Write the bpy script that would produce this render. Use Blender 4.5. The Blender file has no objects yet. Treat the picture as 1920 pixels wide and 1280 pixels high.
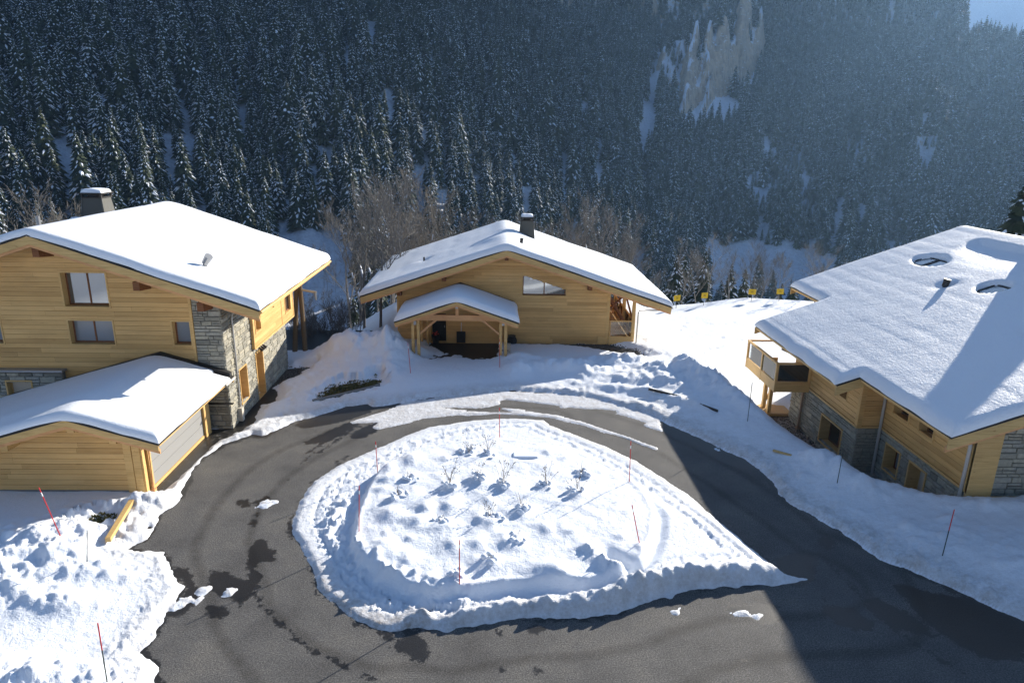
import bpy, math, random
import numpy as np
from mathutils import Vector, Matrix
rnd = random.Random(7)
S = bpy.context.scene
COL = S.collection
R = math.radians
# ------------------------------------------------------------------ camera, sky, sun, exposure
SUN_AZ, SUN_EL = 45.5, 20.2
SUN_STRENGTH, SKY_STRENGTH, EXPOSURE = 5.0, 0.07, 1.2
HAZE = 0.00010
cam = bpy.data.objects.new('camera', bpy.data.cameras.new('camera'))
COL.objects.link(cam); S.camera = cam
cam.data.sensor_width = 36; cam.data.lens = 24; cam.data.clip_start = .5; cam.data.clip_end = 20000
CAM = np.array([0, 0, 13.5])
def cam_axes():
    p, y, r = R(16.5), R(1.5), R(1.0)
    f = Vector((math.sin(y)*math.cos(p), math.cos(y)*math.cos(p), -math.sin(p)))
    rt = Vector((math.cos(y), -math.sin(y), 0)); up = rt.cross(f)
    return math.cos(r)*rt+math.sin(r)*up, -math.sin(r)*rt+math.cos(r)*up, f
_r, _u, _f = cam_axes()
cam.matrix_world = Matrix(((_r.x, _u.x, -_f.x, 0), (_r.y, _u.y, -_f.y, 0), (_r.z, _u.z, -_f.z, 13.5), (0, 0, 0, 1)))
W = bpy.data.worlds.new('World'); S.world = W; W.use_nodes = True
nt = W.node_tree; bg = nt.nodes['Background']
sky = nt.nodes.new('ShaderNodeTexSky'); sky.sky_type = 'NISHITA'; sky.sun_disc = False
sky.sun_elevation = R(SUN_EL); sky.sun_rotation = R(SUN_AZ); sky.altitude = 1200; sky.ozone_density = 3.0
nt.links.new(sky.outputs[0], bg.inputs[0]); bg.inputs[1].default_value = SKY_STRENGTH
sl = bpy.data.lights.new('sun', 'SUN'); sl.energy = SUN_STRENGTH; sl.angle = R(.5); sl.color = (1, .92, .80)
sun = bpy.data.objects.new('sun', sl); COL.objects.link(sun)
SUNV = Vector((math.sin(R(SUN_AZ))*math.cos(R(SUN_EL)), math.cos(R(SUN_AZ))*math.cos(R(SUN_EL)), math.sin(R(SUN_EL))))
sun.rotation_euler = SUNV.to_track_quat('Z', 'Y').to_euler()
S.view_settings.view_transform = 'Standard'; S.view_settings.look = 'None'
S.view_settings.exposure = EXPOSURE; S.view_settings.gamma = 1; S.view_settings.use_curve_mapping = False
S.render.engine = 'CYCLES'
S.cycles.use_denoising = True
S.cycles.max_bounces = 8; S.cycles.volume_bounces = 1; S.cycles.transparent_max_bounces = 16

# ------------------------------------------------------------------ materials
def mat(name, base, rough=.7, spec=.3, metal=0):
    m = bpy.data.materials.new(name); m.use_nodes = True
    b = m.node_tree.nodes['Principled BSDF']
    b.inputs['Base Color'].default_value = (*base, 1); b.inputs['Roughness'].default_value = rough
    b.inputs['Specular IOR Level'].default_value = spec; b.inputs['Metallic'].default_value = metal
    return m
def N(m, t, **k):
    n = m.node_tree.nodes.new('ShaderNode'+t)
    for a, v in k.items():
        if a.startswith('i_'): n.inputs[a[2:].replace('_', ' ')].default_value = v
        else: setattr(n, a, v)
    return n
def L(m, a, b): m.node_tree.links.new(a, b)
def P(m): return m.node_tree.nodes['Principled BSDF']
def mathn(m, op, a, b=None, clamp=False):
    n = N(m, 'Math', operation=op, use_clamp=clamp)
    for i, v in enumerate((a, b)):
        if v is None: continue
        if isinstance(v, (int, float)): n.inputs[i].default_value = v
        else: L(m, v, n.inputs[i])
    return n.outputs[0]
def noise(m, scale, detail=3, vec=None, rough=.55, dist=0):
    n = N(m, 'TexNoise'); n.inputs['Scale'].default_value = scale; n.inputs['Detail'].default_value = detail
    n.inputs['Roughness'].default_value = rough; n.inputs['Distortion'].default_value = dist
    if vec is not None: L(m, vec, n.inputs['Vector'])
    return n.outputs['Fac']
def ramp(m, fac, stops):
    n = N(m, 'ValToRGB'); cr = n.color_ramp
    while len(cr.elements) < len(stops): cr.elements.new(.5)
    for e, (p, c) in zip(cr.elements, stops): e.position = p; e.color = (*c, 1)
    L(m, fac, n.inputs[0]); return n.outputs[0]
def mixc(m, fac, a, b, mode='MIX'):
    n = N(m, 'Mix', data_type='RGBA', blend_type=mode)
    if isinstance(fac, (int, float)): n.inputs[0].default_value = fac
    else: L(m, fac, n.inputs[0])
    for i, v in ((6, a), (7, b)):
        if isinstance(v, tuple): n.inputs[i].default_value = (*v, 1)
        else: L(m, v, n.inputs[i])
    return n.outputs[2]
def bump(m, h, strength, dist):
    n = N(m, 'Bump'); n.inputs['Strength'].default_value = strength; n.inputs['Distance'].default_value = dist
    L(m, h, n.inputs['Height']); return n
def geo_pos(m): return N(m, 'NewGeometry').outputs['Position']
def objco(m): return N(m, 'TexCoord').outputs['Object']
def scaled(m, v, s):
    n = N(m, 'Mapping'); n.inputs['Scale'].default_value = s; L(m, v, n.inputs['Vector']); return n.outputs[0]
def attr(m, name): return N(m, 'Attribute', attribute_name=name).outputs['Fac']

def snow_material(name, fine, coarse, dirt=False, s1=17, s2=5):
    m = mat(name, (.80, .835, .885), .55, .25); p = geo_pos(m)
    f1 = noise(m, s1, 3, p, .7); f2 = noise(m, s2, 4, p, .6)
    b1 = bump(m, f1, fine, .05); b2 = bump(m, f2, coarse, .12); L(m, b1.outputs[0], b2.inputs['Normal'])
    L(m, b2.outputs[0], P(m).inputs['Normal'])
    if dirt:
        d = attr(m, 'dirt'); g = noise(m, 9, 5, p, .75); g2 = noise(m, 2.2, 4, p, .6)
        k = mathn(m, 'MULTIPLY', d, mathn(m, 'SUBTRACT', mathn(m, 'MULTIPLY', mathn(m, 'ADD', g, g2), 1.7), 1.0), True)
        c = mixc(m, k, (.79, .83, .89), (.30, .26, .22)); L(m, c, P(m).inputs['Base Color'])
    return m
M = {}
M['snow'] = snow_material('snow', .42, .30, True)
M['roof_snow'] = snow_material('roof_snow', .25, .10)
M['grainy_snow'] = snow_material('grainy_snow', .75, .22, False, 9.5, 3)
M['clean_snow'] = mat('clean_snow', (.79, .835, .90), .6, .2)

def wood(name, c0, c1, c2, rough=.6, per_obj=True):
    m = mat(name, c1, rough, .25)
    oi = N(m, 'ObjectInfo')
    v = N(m, 'VectorMath', operation='ADD'); L(m, objco(m), v.inputs[0])
    cx = N(m, 'CombineXYZ'); L(m, mathn(m, 'MULTIPLY', oi.outputs['Random'], 57.0), cx.inputs[0]); L(m, cx.outputs[0], v.inputs[1])
    g = noise(m, 1.0, 5, scaled(m, v.outputs[0], (1.3, 24, 24)), .6)
    k = noise(m, 1.0, 2, scaled(m, v.outputs[0], (5, 14, 9)), .5)
    c = ramp(m, g, [(.25, c0), (.5, c1), (.78, c2)])
    kn = ramp(m, k, [(.70, (1, 1, 1)), (.78, (.62, .5, .4))])
    c = mixc(m, .8, c, kn, 'MULTIPLY')
    if per_obj:
        t = ramp(m, oi.outputs['Random'], [(0, (.74, .70, .64)), (.45, (.93, .91, .88)), (1, (1.0, 1.0, 1.0))])
        c = mixc(m, 1.0, c, t, 'MULTIPLY')
    wx = noise(m, .7, 4, scaled(m, geo_pos(m), (1, 1, 2.2)), .6)
    c = mixc(m, .6, c, ramp(m, wx, [(.32, (.84, .82, .81)), (.58, (1.05, 1.04, 1.02))]), 'MULTIPLY')
    L(m, c, P(m).inputs['Base Color'])
    L(m, bump(m, g, .25, .01).outputs[0], P(m).inputs['Normal'])
    return m
M['plank'] = wood('honey_plank', (.58, .345, .125), (.71, .445, .175), (.76, .50, .22))
M['timber'] = wood('pale_timber', (.50, .29, .10), (.64, .41, .16), (.71, .48, .21), per_obj=False)
M['barge'] = wood('weathered_timber', (.40, .26, .10), (.57, .38, .15), (.63, .44, .20), per_obj=False)
M['pink'] = wood('reddish_timber', (.48, .23, .09), (.62, .33, .15), (.68, .40, .19), per_obj=False)
M['brown'] = wood('brown_timber', (.12, .045, .018), (.20, .08, .03), (.26, .11, .045), per_obj=False)
M['reveal'] = wood('reveal_timber', (.44, .22, .07), (.54, .29, .09), (.60, .35, .13), per_obj=False)

def stone_mat(name, tone):
    m = mat(name, (.3, .29, .25), .85, .2)
    oi = N(m, 'ObjectInfo'); p = geo_pos(m)
    c = ramp(m, oi.outputs['Random'], [(0, (.17, .165, .145)), (.25, (.255, .245, .21)), (.5, (.32, .30, .24)), (.75, (.29, .285, .26)), (1, (.37, .34, .27))])
    n1 = noise(m, 7, 5, p, .65); n2 = noise(m, 30, 3, p, .6)
    c = mixc(m, .7, c, ramp(m, n1, [(.3, (.62, .62, .62)), (.6, (1.1, 1.08, 1.0))]), 'MULTIPLY')
    c = mixc(m, 1, c, (tone, tone, tone), 'MULTIPLY')
    L(m, c, P(m).inputs['Base Color'])
    b = bump(m, n2, .5, .02); b2 = bump(m, n1, .5, .05); L(m, b.outputs[0], b2.inputs['Normal']); L(m, b2.outputs[0], P(m).inputs['Normal'])
    return m
M['stone'] = stone_mat('stone', 1.15)
M['mortar'] = mat('mortar', (.19, .18, .155), .95, .1)
M['tile'] = mat('dark_tile', (.022, .021, .021), .55, .3)
M['metal'] = mat('grey_metal', (.33, .33, .33), .4, .5, .6)
M['pipe'] = mat('copper_brown_pipe', (.30, .20, .13), .45, .5, .4)
M['zinc'] = mat('zinc_pipe', (.52, .50, .47), .4, .5, .4)
M['dark_metal'] = mat('dark_metal', (.028, .027, .026), .5, .4, .3)
M['chimney'] = mat('chimney_cladding', (.075, .075, .066), .6, .3)
M['door_grey'] = mat('grey_door_panel', (.27, .27, .265), .5, .3)
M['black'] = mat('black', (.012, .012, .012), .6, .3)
M['concrete'] = mat('concrete', (.22, .21, .20), .9, .2)
M['beige'] = mat('beige_box', (.55, .50, .42), .5, .3)
M['yellow'] = mat('yellow_sign', (.75, .47, .012), .5, .3)
M['ink'] = mat('sign_ink', (.10, .05, .01), .6, .2)
M['red'] = mat('red_stake', (.50, .018, .022), .45, .4)
M['darkgreen'] = mat('dark_stake', (.02, .035, .03), .5, .4)
M['white'] = mat('white_band', (.75, .75, .75), .5, .3)
M['dry'] = mat('dry_stem', (.16, .115, .07), .9, .1)
M['seed'] = mat('seed_head', (.035, .025, .018), .9, .1)
M['pot_red'] = mat('red_flower', (.45, .05, .04), .6, .2)
M['glass'] = mat('window_glass', (.02, .024, .028), .04, .9)
M['coated'] = mat('coated_glass', (.24, .25, .26), .05, .8, .75)
M['blind'] = mat('curtained_glass', (.20, .215, .235), .12, .6)
M['door'] = mat('pale_door', (.60, .52, .42), .5, .3)
M['deck'] = wood('deck_timber', (.36, .22, .09), (.5, .33, .15), (.56, .39, .2), per_obj=False)

M['frost'] = mat('pale_glass', (.42, .45, .46), .10, .6)
m = M['clear'] = bpy.data.materials.new('clear_glass'); m.use_nodes = True
m.node_tree.nodes.remove(P(m)); out = m.node_tree.nodes['Material Output']
tr = N(m, 'BsdfTransparent'); tr.inputs[0].default_value = (.86, .90, .90, 1)
gl = N(m, 'BsdfGlossy'); gl.inputs['Roughness'].default_value = .03
fr = N(m, 'Fresnel'); fr.inputs[0].default_value = 1.5
mx = N(m, 'MixShader'); L(m, fr.outputs[0], mx.inputs[0]); L(m, tr.outputs[0], mx.inputs[1]); L(m, gl.outputs[0], mx.inputs[2]); L(m, mx.outputs[0], out.inputs[0])

# asphalt: worn aggregate, with meltwater where the 'wet' attribute is positive
m = M['asphalt'] = mat('asphalt', (.06, .058, .056), .85, .35); p = geo_pos(m)
sp = noise(m, 24, 3, p, .85); lg = noise(m, .55, 4, p, .6); md = noise(m, 5, 4, p, .65)
c = ramp(m, sp, [(.34, (.036, .036, .036)), (.50, (.096, .094, .091)), (.66, (.205, .198, .190))])
c = mixc(m, .9, c, ramp(m, lg, [(.3, (.66, .66, .67)), (.5, (.95, .95, .95)), (.7, (1.25, 1.22, 1.16))]), 'MULTIPLY')
c = mixc(m, ramp(m, mathn(m, 'MULTIPLY', attr(m, 'worn'), noise(m, 2.2, 5, p, .7)), [(.2, (0, 0, 0)), (.62, (1, 1, 1))]), c, mixc(m, 1, c, (.55, .54, .53), 'MULTIPLY'))
c = mixc(m, .5, c, ramp(m, md, [(.3, (.8, .8, .8)), (.7, (1.12, 1.1, 1.08))]), 'MULTIPLY')
wv = mathn(m, 'ADD', attr(m, 'wet'), mathn(m, 'MULTIPLY', mathn(m, 'SUBTRACT', noise(m, 3.2, 6, p, .78), .5), .95))
wk = ramp(m, wv, [(.0, (0, 0, 0)), (.045, (1, 1, 1))])
c = mixc(m, wk, c, mixc(m, 1, c, (.20, .197, .20), 'MULTIPLY'))
L(m, c, P(m).inputs['Base Color'])
L(m, ramp(m, wk, [(0, (.85,)*3), (1, (.42,)*3)]), P(m).inputs['Roughness'])
L(m, bump(m, sp, .5, .012).outputs[0], P(m).inputs['Normal'])

m = M['gravel'] = mat('gravel', (.1, .09, .08), .9, .2); oi = N(m, 'NewGeometry')
L(m, ramp(m, oi.outputs['Random Per Island'], [(0, (.05, .045, .04)), (.6, (.13, .115, .10)), (1, (.26, .24, .21))]), P(m).inputs['Base Color'])
m = M['grass'] = mat('winter_grass', (.06, .07, .025), .9, .1); oi = N(m, 'NewGeometry')
L(m, ramp(m, oi.outputs['Random Per Island'], [(0, (.06, .06, .022)), (.6, (.13, .125, .045)), (1, (.26, .21, .09))]), P(m).inputs['Base Color'])
M['soil'] = mat('soil', (.06, .045, .03), .95, .1)

# trees
m = M['needles'] = mat('fir_needles', (.02, .035, .022), .85, .15); oi = N(m, 'ObjectInfo')
gi = N(m, 'NewGeometry')
c = ramp(m, gi.outputs['Random Per Island'], [(0, (.013, .022, .016)), (.5, (.027, .042, .027)), (1, (.052, .064, .034))])
c = mixc(m, .8, c, ramp(m, oi.outputs['Random'], [(0, (.7, .75, .8)), (.6, (1, 1, 1)), (1, (1.6, 1.35, 1.0))]), 'MULTIPLY')
L(m, c, P(m).inputs['Base Color'])
M['bark'] = mat('fir_bark', (.07, .05, .038), .9, .1)
m = M['twig'] = mat('bare_branches', (.18, .14, .11), .9, .1); oi = N(m, 'ObjectInfo')
L(m, ramp(m, oi.outputs['Random'], [(0, (.13, .125, .12)), (.5, (.19, .178, .162)), (1, (.235, .21, .18))]), P(m).inputs['Base Color'])
M['tree_snow'] = mat('snow_on_branches', (.76, .81, .90), .7, .1)

# hillside: snow, bare rock where it is steep
m = M['hill'] = mat('hillside', (.8, .8, .82), .8, .1); g = N(m, 'NewGeometry'); p = g.outputs['Position']
sx = N(m, 'SeparateXYZ'); L(m, g.outputs['Normal'], sx.inputs[0])
st = scaled(m, p, (1, 1, .38)); rk = noise(m, .35, 6, st, .7); rk2 = noise(m, .06, 4, p, .6)
rc = ramp(m, rk, [(.3, (.20, .165, .14)), (.48, (.42, .36, .30)), (.7, (.60, .52, .43))])
rc = mixc(m, .5, rc, ramp(m, rk2, [(.4, (.8, .78, .75)), (.6, (1.15, 1.0, .8))]), 'MULTIPLY')
br = noise(m, .22, 6, p, .75)
k = ramp(m, mathn(m, 'ADD', sx.outputs[2], mathn(m, 'MULTIPLY', mathn(m, 'SUBTRACT', br, .5), .75)), [(.50, (0, 0, 0)), (.58, (1, 1, 1))])
brush = ramp(m, noise(m, .5, 6, p, .8), [(.42, (.74, .80, .90)), (.62, (.56, .60, .68))])
ldg = ramp(m, noise(m, .5, 5, scaled(m, p, (.35, .35, 1.6)), .65), [(.60, (0, 0, 0)), (.66, (1, 1, 1))])
rc = mixc(m, ldg, rc, (.74, .79, .88))
L(m, mixc(m, k, rc, brush), P(m).inputs['Base Color'])
L(m, bump(m, rk, .9, 2.5).outputs[0], P(m).inputs['Normal'])

m = M['wooded_slope'] = mat('wooded_slope', (.5, .5, .5), .9, .1); p = geo_pos(m)
L(m, ramp(m, noise(m, .09, 7, p, .75), [(.40, (.02, .03, .022)), (.50, (.16, .17, .17)), (.60, (.72, .76, .82))]), P(m).inputs['Base Color'])

# ------------------------------------------------------------------ object helpers
def empty(name, loc, label=None, cat=None, group=None):
    o = bpy.data.objects.new(name, None); COL.objects.link(o); o.location = loc; tag(o, label, cat, group); return o
def tag(o, label=None, cat=None, group=None, kind=None):
    if label: o['label'] = label
    if cat: o['category'] = cat
    if group: o['group'] = group
    if kind: o['kind'] = kind
    return o
def adopt(o, parent):
    if parent is not None:
        o.parent = parent
        if parent.parent is None and parent.type == 'EMPTY': o.matrix_parent_inverse = Matrix.Translation(-parent.location)
    return o
def obj(name, me, parent=None, kind=None):
    o = bpy.data.objects.new(name, me); COL.objects.link(o); adopt(o, parent)
    if kind: o['kind'] = kind
    return o
def mesh(name, v, f, mats, midx=None, smooth=False):
    me = bpy.data.meshes.new(name)
    v = np.asarray(v, dtype=np.float32)
    if isinstance(f, np.ndarray):
        k = f.shape[1]; n = len(f)
        me.vertices.add(len(v)); me.vertices.foreach_set('co', v.ravel())
        me.loops.add(n*k); me.loops.foreach_set('vertex_index', f.astype(np.int32).ravel())
        me.polygons.add(n); me.polygons.foreach_set('loop_start', np.arange(0, n*k, k, dtype=np.int32))
        try: me.polygons.foreach_set('loop_total', np.full(n, k, dtype=np.int32))
        except Exception: pass
    else:
        me.from_pydata(v.tolist(), [], f)
    for x in (mats if isinstance(mats, (list, tuple)) else [mats]): me.materials.append(M[x] if isinstance(x, str) else x)
    if midx is not None: me.polygons.foreach_set('material_index', np.asarray(midx, dtype=np.int32))
    me.polygons.foreach_set('use_smooth', np.full(len(me.polygons), smooth, dtype=bool))
    me.update(calc_edges=True); me.validate(); return me
class MB:
    def __init__(s): s.v = []; s.f = []; s.m = []
    def add(s, v, f, mi=0):
        n = len(s.v); s.v += [tuple(p) for p in v]; s.f += [[i+n for i in q] for q in f]; s.m += [mi]*len(f); return s
    def box(s, x0, x1, y0, y1, z0, z1, mi=0):
        return s.add([(x, y, z) for x in (x0, x1) for y in (y0, y1) for z in (z0, z1)],
                     [(0, 1, 3, 2), (4, 6, 7, 5), (0, 4, 5, 1), (2, 3, 7, 6), (0, 2, 6, 4), (1, 5, 7, 3)], mi)
    def beam(s, a, b, w, h, mi=0, up=(0, 0, 1)):
        a, b = Vector(a), Vector(b); d = (b-a).normalized(); u = Vector(up)
        sd = d.cross(u)
        if sd.length < 1e-4: sd = d.cross(Vector((1, 0, 0)))
        sd.normalize(); u = sd.cross(d)
        q = [p+sd*(i*w/2)+u*(j*h/2) for p in (a, b) for i, j in ((-1, -1), (1, -1), (1, 1), (-1, 1))]
        return s.add(q, [(3, 2, 1, 0), (4, 5, 6, 7), (0, 1, 5, 4), (1, 2, 6, 5), (2, 3, 7, 6), (3, 0, 4, 7)], mi)
    def tube(s, pts, rads, n=8, mi=0, cap=True):
        pts = [Vector(p) for p in pts]; base = len(s.v)
        if not isinstance(rads, (list, tuple)): rads = [rads]*len(pts)
        for i, p in enumerate(pts):
            d = (pts[min(i+1, len(pts)-1)]-pts[max(i-1, 0)]).normalized()
            a = d.cross(Vector((0, 0, 1))) if abs(d.z) < .95 else d.cross(Vector((1, 0, 0)))
            a.normalize(); b = d.cross(a)
            for k in range(n):
                t = 2*math.pi*k/n; s.v.append(tuple(p+(a*math.cos(t)+b*math.sin(t))*rads[i]))
        for i in range(len(pts)-1):
            for k in range(n):
                s.f.append([base+i*n+k, base+i*n+(k+1) % n, base+(i+1)*n+(k+1) % n, base+(i+1)*n+k]); s.m.append(mi)
        if cap:
            s.f.append([base+k for k in range(n)][::-1]); s.f.append([base+(len(pts)-1)*n+k for k in range(n)]); s.m += [mi, mi]
        return s
    def ball(s, c, r, n=8, mi=0, jit=0, sq=(1, 1, 1)):
        base = len(s.v); rings = max(3, n//2)
        s.v.append((c[0], c[1], c[2]+r*sq[2]))
        for i in range(1, rings):
            th = math.pi*i/rings
            for k in range(n):
                ph = 2*math.pi*k/n; q = r*(1+jit*(rnd.random()-.5))
                s.v.append((c[0]+q*sq[0]*math.sin(th)*math.cos(ph), c[1]+q*sq[1]*math.sin(th)*math.sin(ph), c[2]+q*sq[2]*math.cos(th)))
        s.v.append((c[0], c[1], c[2]-r*sq[2])); last = len(s.v)-1
        for k in range(n): s.f.append([base, base+1+k, base+1+(k+1) % n]); s.m.append(mi)
        for i in range(rings-2):
            for k in range(n):
                a = base+1+i*n; s.f.append([a+k, a+n+k, a+n+(k+1) % n, a+(k+1) % n]); s.m.append(mi)
        a = base+1+(rings-2)*n
        for k in range(n): s.f.append([a+k, last, a+(k+1) % n]); s.m.append(mi)
        return s
    def each(s, name, mats, parent=None):
        """one object per box or beam"""
        for i in range(len(s.v)//8):
            obj(name, mesh(name, s.v[i*8:i*8+8], [[k-i*8 for k in f] for f in s.f[i*6:i*6+6]], mats), parent)
    def build(s, name, mats, parent=None, smooth=False, kind=None):
        return obj(name, mesh(name, s.v, s.f, mats, s.m, smooth), parent, kind)

# ------------------------------------------------------------------ noise and distance fields
def _h(i, j, seed):
    n = (i.astype(np.int64)*374761393+j.astype(np.int64)*668265263+seed*974711) & 0x7fffffff
    n = ((n ^ (n >> 13))*1274126177) & 0x7fffffff
    return ((n ^ (n >> 16)) & 0xffff)/32767.5-1
def vn(x, y, seed=0):
    x = np.asarray(x, float); y = np.asarray(y, float)
    i = np.floor(x); j = np.floor(y); u = x-i; v = y-j
    u = u*u*u*(u*(u*6-15)+10); v = v*v*v*(v*(v*6-15)+10)
    return (_h(i, j, seed)*(1-u)+_h(i+1, j, seed)*u)*(1-v)+(_h(i, j+1, seed)*(1-u)+_h(i+1, j+1, seed)*u)*v
def fbm(x, y, o=4, seed=0, gain=.5):
    a = 1; t = 0; s = 0
    for k in range(o): t = t+a*vn(x*2**k+k*17.3, y*2**k-k*9.1, seed+k); s += a; a *= gain
    return t/s
def sdf(poly, x, y):
    """distance to a closed polygon's edge, positive inside"""
    p = np.array(poly); q = np.roll(p, -1, 0); shp = np.shape(x); x = np.ravel(x); y = np.ravel(y)
    d = np.full(x.shape, 1e18); ins = np.zeros(x.shape, bool)
    for (ax, ay), (bx, by) in zip(p, q):
        ex, ey = bx-ax, by-ay; wx, wy = x-ax, y-ay
        t = np.clip((wx*ex+wy*ey)/(ex*ex+ey*ey+1e-12), 0, 1)
        d = np.minimum(d, (wx-ex*t)**2+(wy-ey*t)**2)
        c = (ay > y) != (by > y)
        if ey != 0: ins ^= c & (x < ex*(y-ay)/ey+ax)
    return (np.where(ins, 1, -1)*np.sqrt(d)).reshape(shp)
def dline(line, x, y):
    d = np.full(np.shape(x), 1e18)
    for (ax, ay), (bx, by) in zip(line[:-1], line[1:]):
        ex, ey = bx-ax, by-ay; t = np.clip(((x-ax)*ex+(y-ay)*ey)/(ex*ex+ey*ey+1e-12), 0, 1)
        d = np.minimum(d, (x-ax-ex*t)**2+(y-ay-ey*t)**2)
    return np.sqrt(d)
def ss(a, b, x): t = np.clip((x-a)/(b-a), 0, 1); return t*t*(3-2*t)
def gridfaces(nr, nc):
    i = np.arange(nr-1)[:, None]*nc+np.arange(nc-1)[None, :]
    return np.stack([i, i+1, i+nc+1, i+nc], -1).reshape(-1, 4)
# ------------------------------------------------------------------ the ground of the hamlet: plan shapes in metres
OUTER=[(-8.09,13.61),(-8.80,14.65),(-8.86,14.96),(-9.56,15.55),(-9.47,16.17),(-9.55,16.97),(-9.44,17.61),(-9.58,18.38),(-10.39,19.28),(-11.09,20.23),(-12.32,20.38),(-11.86,21.02),(-12.11,21.94),(-12.33,22.78),(-12.24,23.05),(-12.11,23.97),(-12.35,24.52),(-12.60,26.20),(-12.67,27.35),(-12.32,28.65),(-11.33,29.72),(-10.78,29.54),(-10.40,30.47),(-9.96,31.25),(-9.32,31.66),(-8.34,32.58),(-7.69,33.32),(-6.64,33.64),(-6.30,33.27),(-5.26,33.74),(-4.20,34.30),(-2.24,34.98),(0.99,35.88),(3.35,35.52),(5.06,34.90),(7.62,33.04),(9.60,30.05),(10.27,28.86),(11.25,27.39),(11.62,25.28),(11.49,24.39),(11.58,23.55),(12.31,22.39),(12.89,21.14),(13.19,19.91),(13.81,19.40),(14.79,18.15),(15.82,16.78),(17.11,14.95)]
PACK1=[(-7.22,31.31),(-6.00,32.47),(-4.50,34.04),(-0.63,35.72),(0.55,36.19),(0.39,35.83),(3.50,35.48),(6.21,34.73),(7.73,33.22),(8.55,32.34),(8.21,30.34),(7.75,30.73),(7.44,31.13),(7.71,31.46),(6.30,32.65),(6.51,33.11),(5.68,33.18),(4.30,33.34),(1.10,34.42),(0.60,34.60),(0.38,34.40),(0.35,33.82),(-0.35,33.34),(-2.96,33.29),(-1.49,32.86),(0.92,32.61),(0.37,33.26),(1.28,33.10),(3.10,32.41),(4.51,31.58),(5.84,30.30),(6.66,29.55),(7.58,28.54),(7.47,28.33),(6.07,29.76),(4.31,31.07),(2.73,31.97),(1.18,32.34),(0.37,32.45),(-0.05,32.44),(-2.02,32.18),(-3.65,31.65),(-4.66,30.95),(-5.54,30.40),(-5.91,30.66),(-5.58,31.27),(-6.33,31.19),(-6.86,31.11)]
ISLAND=[(-7.31,22.26),(-7.45,23.55),(-7.32,25.15),(-6.67,26.57),(-5.41,28.15),(-4.17,29.68),(-3.15,30.74),(-0.84,31.65),(0.97,31.89),(2.47,31.71),(2.73,31.09),(3.80,30.03),(5.14,28.72),(6.31,27.11),(7.05,25.73),(7.75,24.31),(8.38,22.40),(8.96,20.59),(9.36,19.51),(9.61,18.99),(10.38,18.82),(9.69,18.62),(8.14,18.51),(7.37,18.46),(6.21,18.27),(4.53,17.65),(3.73,17.16),(2.75,17.01),(0.74,16.97),(-1.23,16.47),(-2.20,16.58),(-2.92,16.34),(-3.91,16.76),(-4.65,17.47),(-5.33,18.12),(-5.82,19.23),(-6.67,20.72),(-7.13,21.48)]
MOUND=[(-4.77,20.11),(-4.97,21.61),(-4.98,22.73),(-4.98,23.94),(-4.82,25.27),(-4.41,26.36),(-3.36,27.54),(-1.65,28.40),(0.25,28.82),(1.96,28.24),(3.28,27.84),(4.46,26.66),(5.57,25.21),(6.00,23.72),(6.06,22.24),(5.68,20.90),(5.38,20.16),(4.94,19.35),(4.05,18.39),(3.00,18.13),(1.69,18.08),(0.46,17.98),(-0.70,17.78),(-1.90,17.68),(-2.66,17.97),(-3.47,18.47),(-4.15,19.10)]
LUMPS=[(-4.30,25.61,0.34),(-3.47,26.26,0.43),(-2.04,26.28,0.22),(-1.41,27.16,0.26),(-4.22,24.57,0.41),(-4.33,23.76,0.32),(-3.04,23.31,0.35),(-3.66,22.85,0.35),(-2.48,22.29,0.30),(-1.61,22.29,0.34),(-2.74,21.33,0.37),(-3.73,21.86,0.45),(-1.79,20.95,0.43),(-0.48,21.35,0.22),(-0.06,21.22,0.36),(0.95,21.89,0.41),(-0.15,22.66,0.19),(0.62,19.98,0.42),(0.36,20.46,0.28),(-0.52,19.98,0.31),(-3.66,19.62,0.49),(-2.72,18.96,0.27),(-1.31,19.86,0.24),(-0.24,19.52,0.14),(-0.17,18.97,0.40),(-1.27,18.23,0.30),(1.73,18.65,0.47),(2.21,18.34,0.33),(4.41,20.48,0.22),(1.82,20.84,0.25),(2.78,20.72,0.22),(4.66,22.77,0.23),(3.05,26.44,0.30),(4.27,25.99,0.13),(2.33,27.01,0.18),(-3.36,24.67,0.21),(-0.56,24.36,0.32),(-1.71,23.79,0.28),(0.39,23.81,0.24),(3.20,23.21,0.31),(2.02,23.82,0.20),(-0.19,26.78,0.22),(-1.05,26.87,0.18),(4.93,20.00,0.13),(-3.69,20.69,0.14),(-3.32,20.94,0.18),(-2.83,20.32,0.16),(0.39,17.99,0.13)]
PLANTS=[(-1.67,23.79,1.02),(0.39,23.73,1.07),(-0.56,24.28,0.65),(2.06,23.82,0.99),(3.21,23.29,0.89),(3.57,25.00,0.54),(-3.38,24.50,0.39),(1.02,22.03,0.57),(-0.10,21.48,0.72),(-1.05,26.87,0.61),(-0.23,26.78,0.80),(-3.57,23.00,0.50),(0.79,20.22,0.35),(-1.83,21.34,0.40)]
GRASS=[(-9.23,33.94),(-9.50,35.25),(-8.95,36.32),(-8.13,36.89),(-7.63,36.90),(-6.87,37.67),(-6.47,36.38),(-8.18,34.78)]

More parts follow.
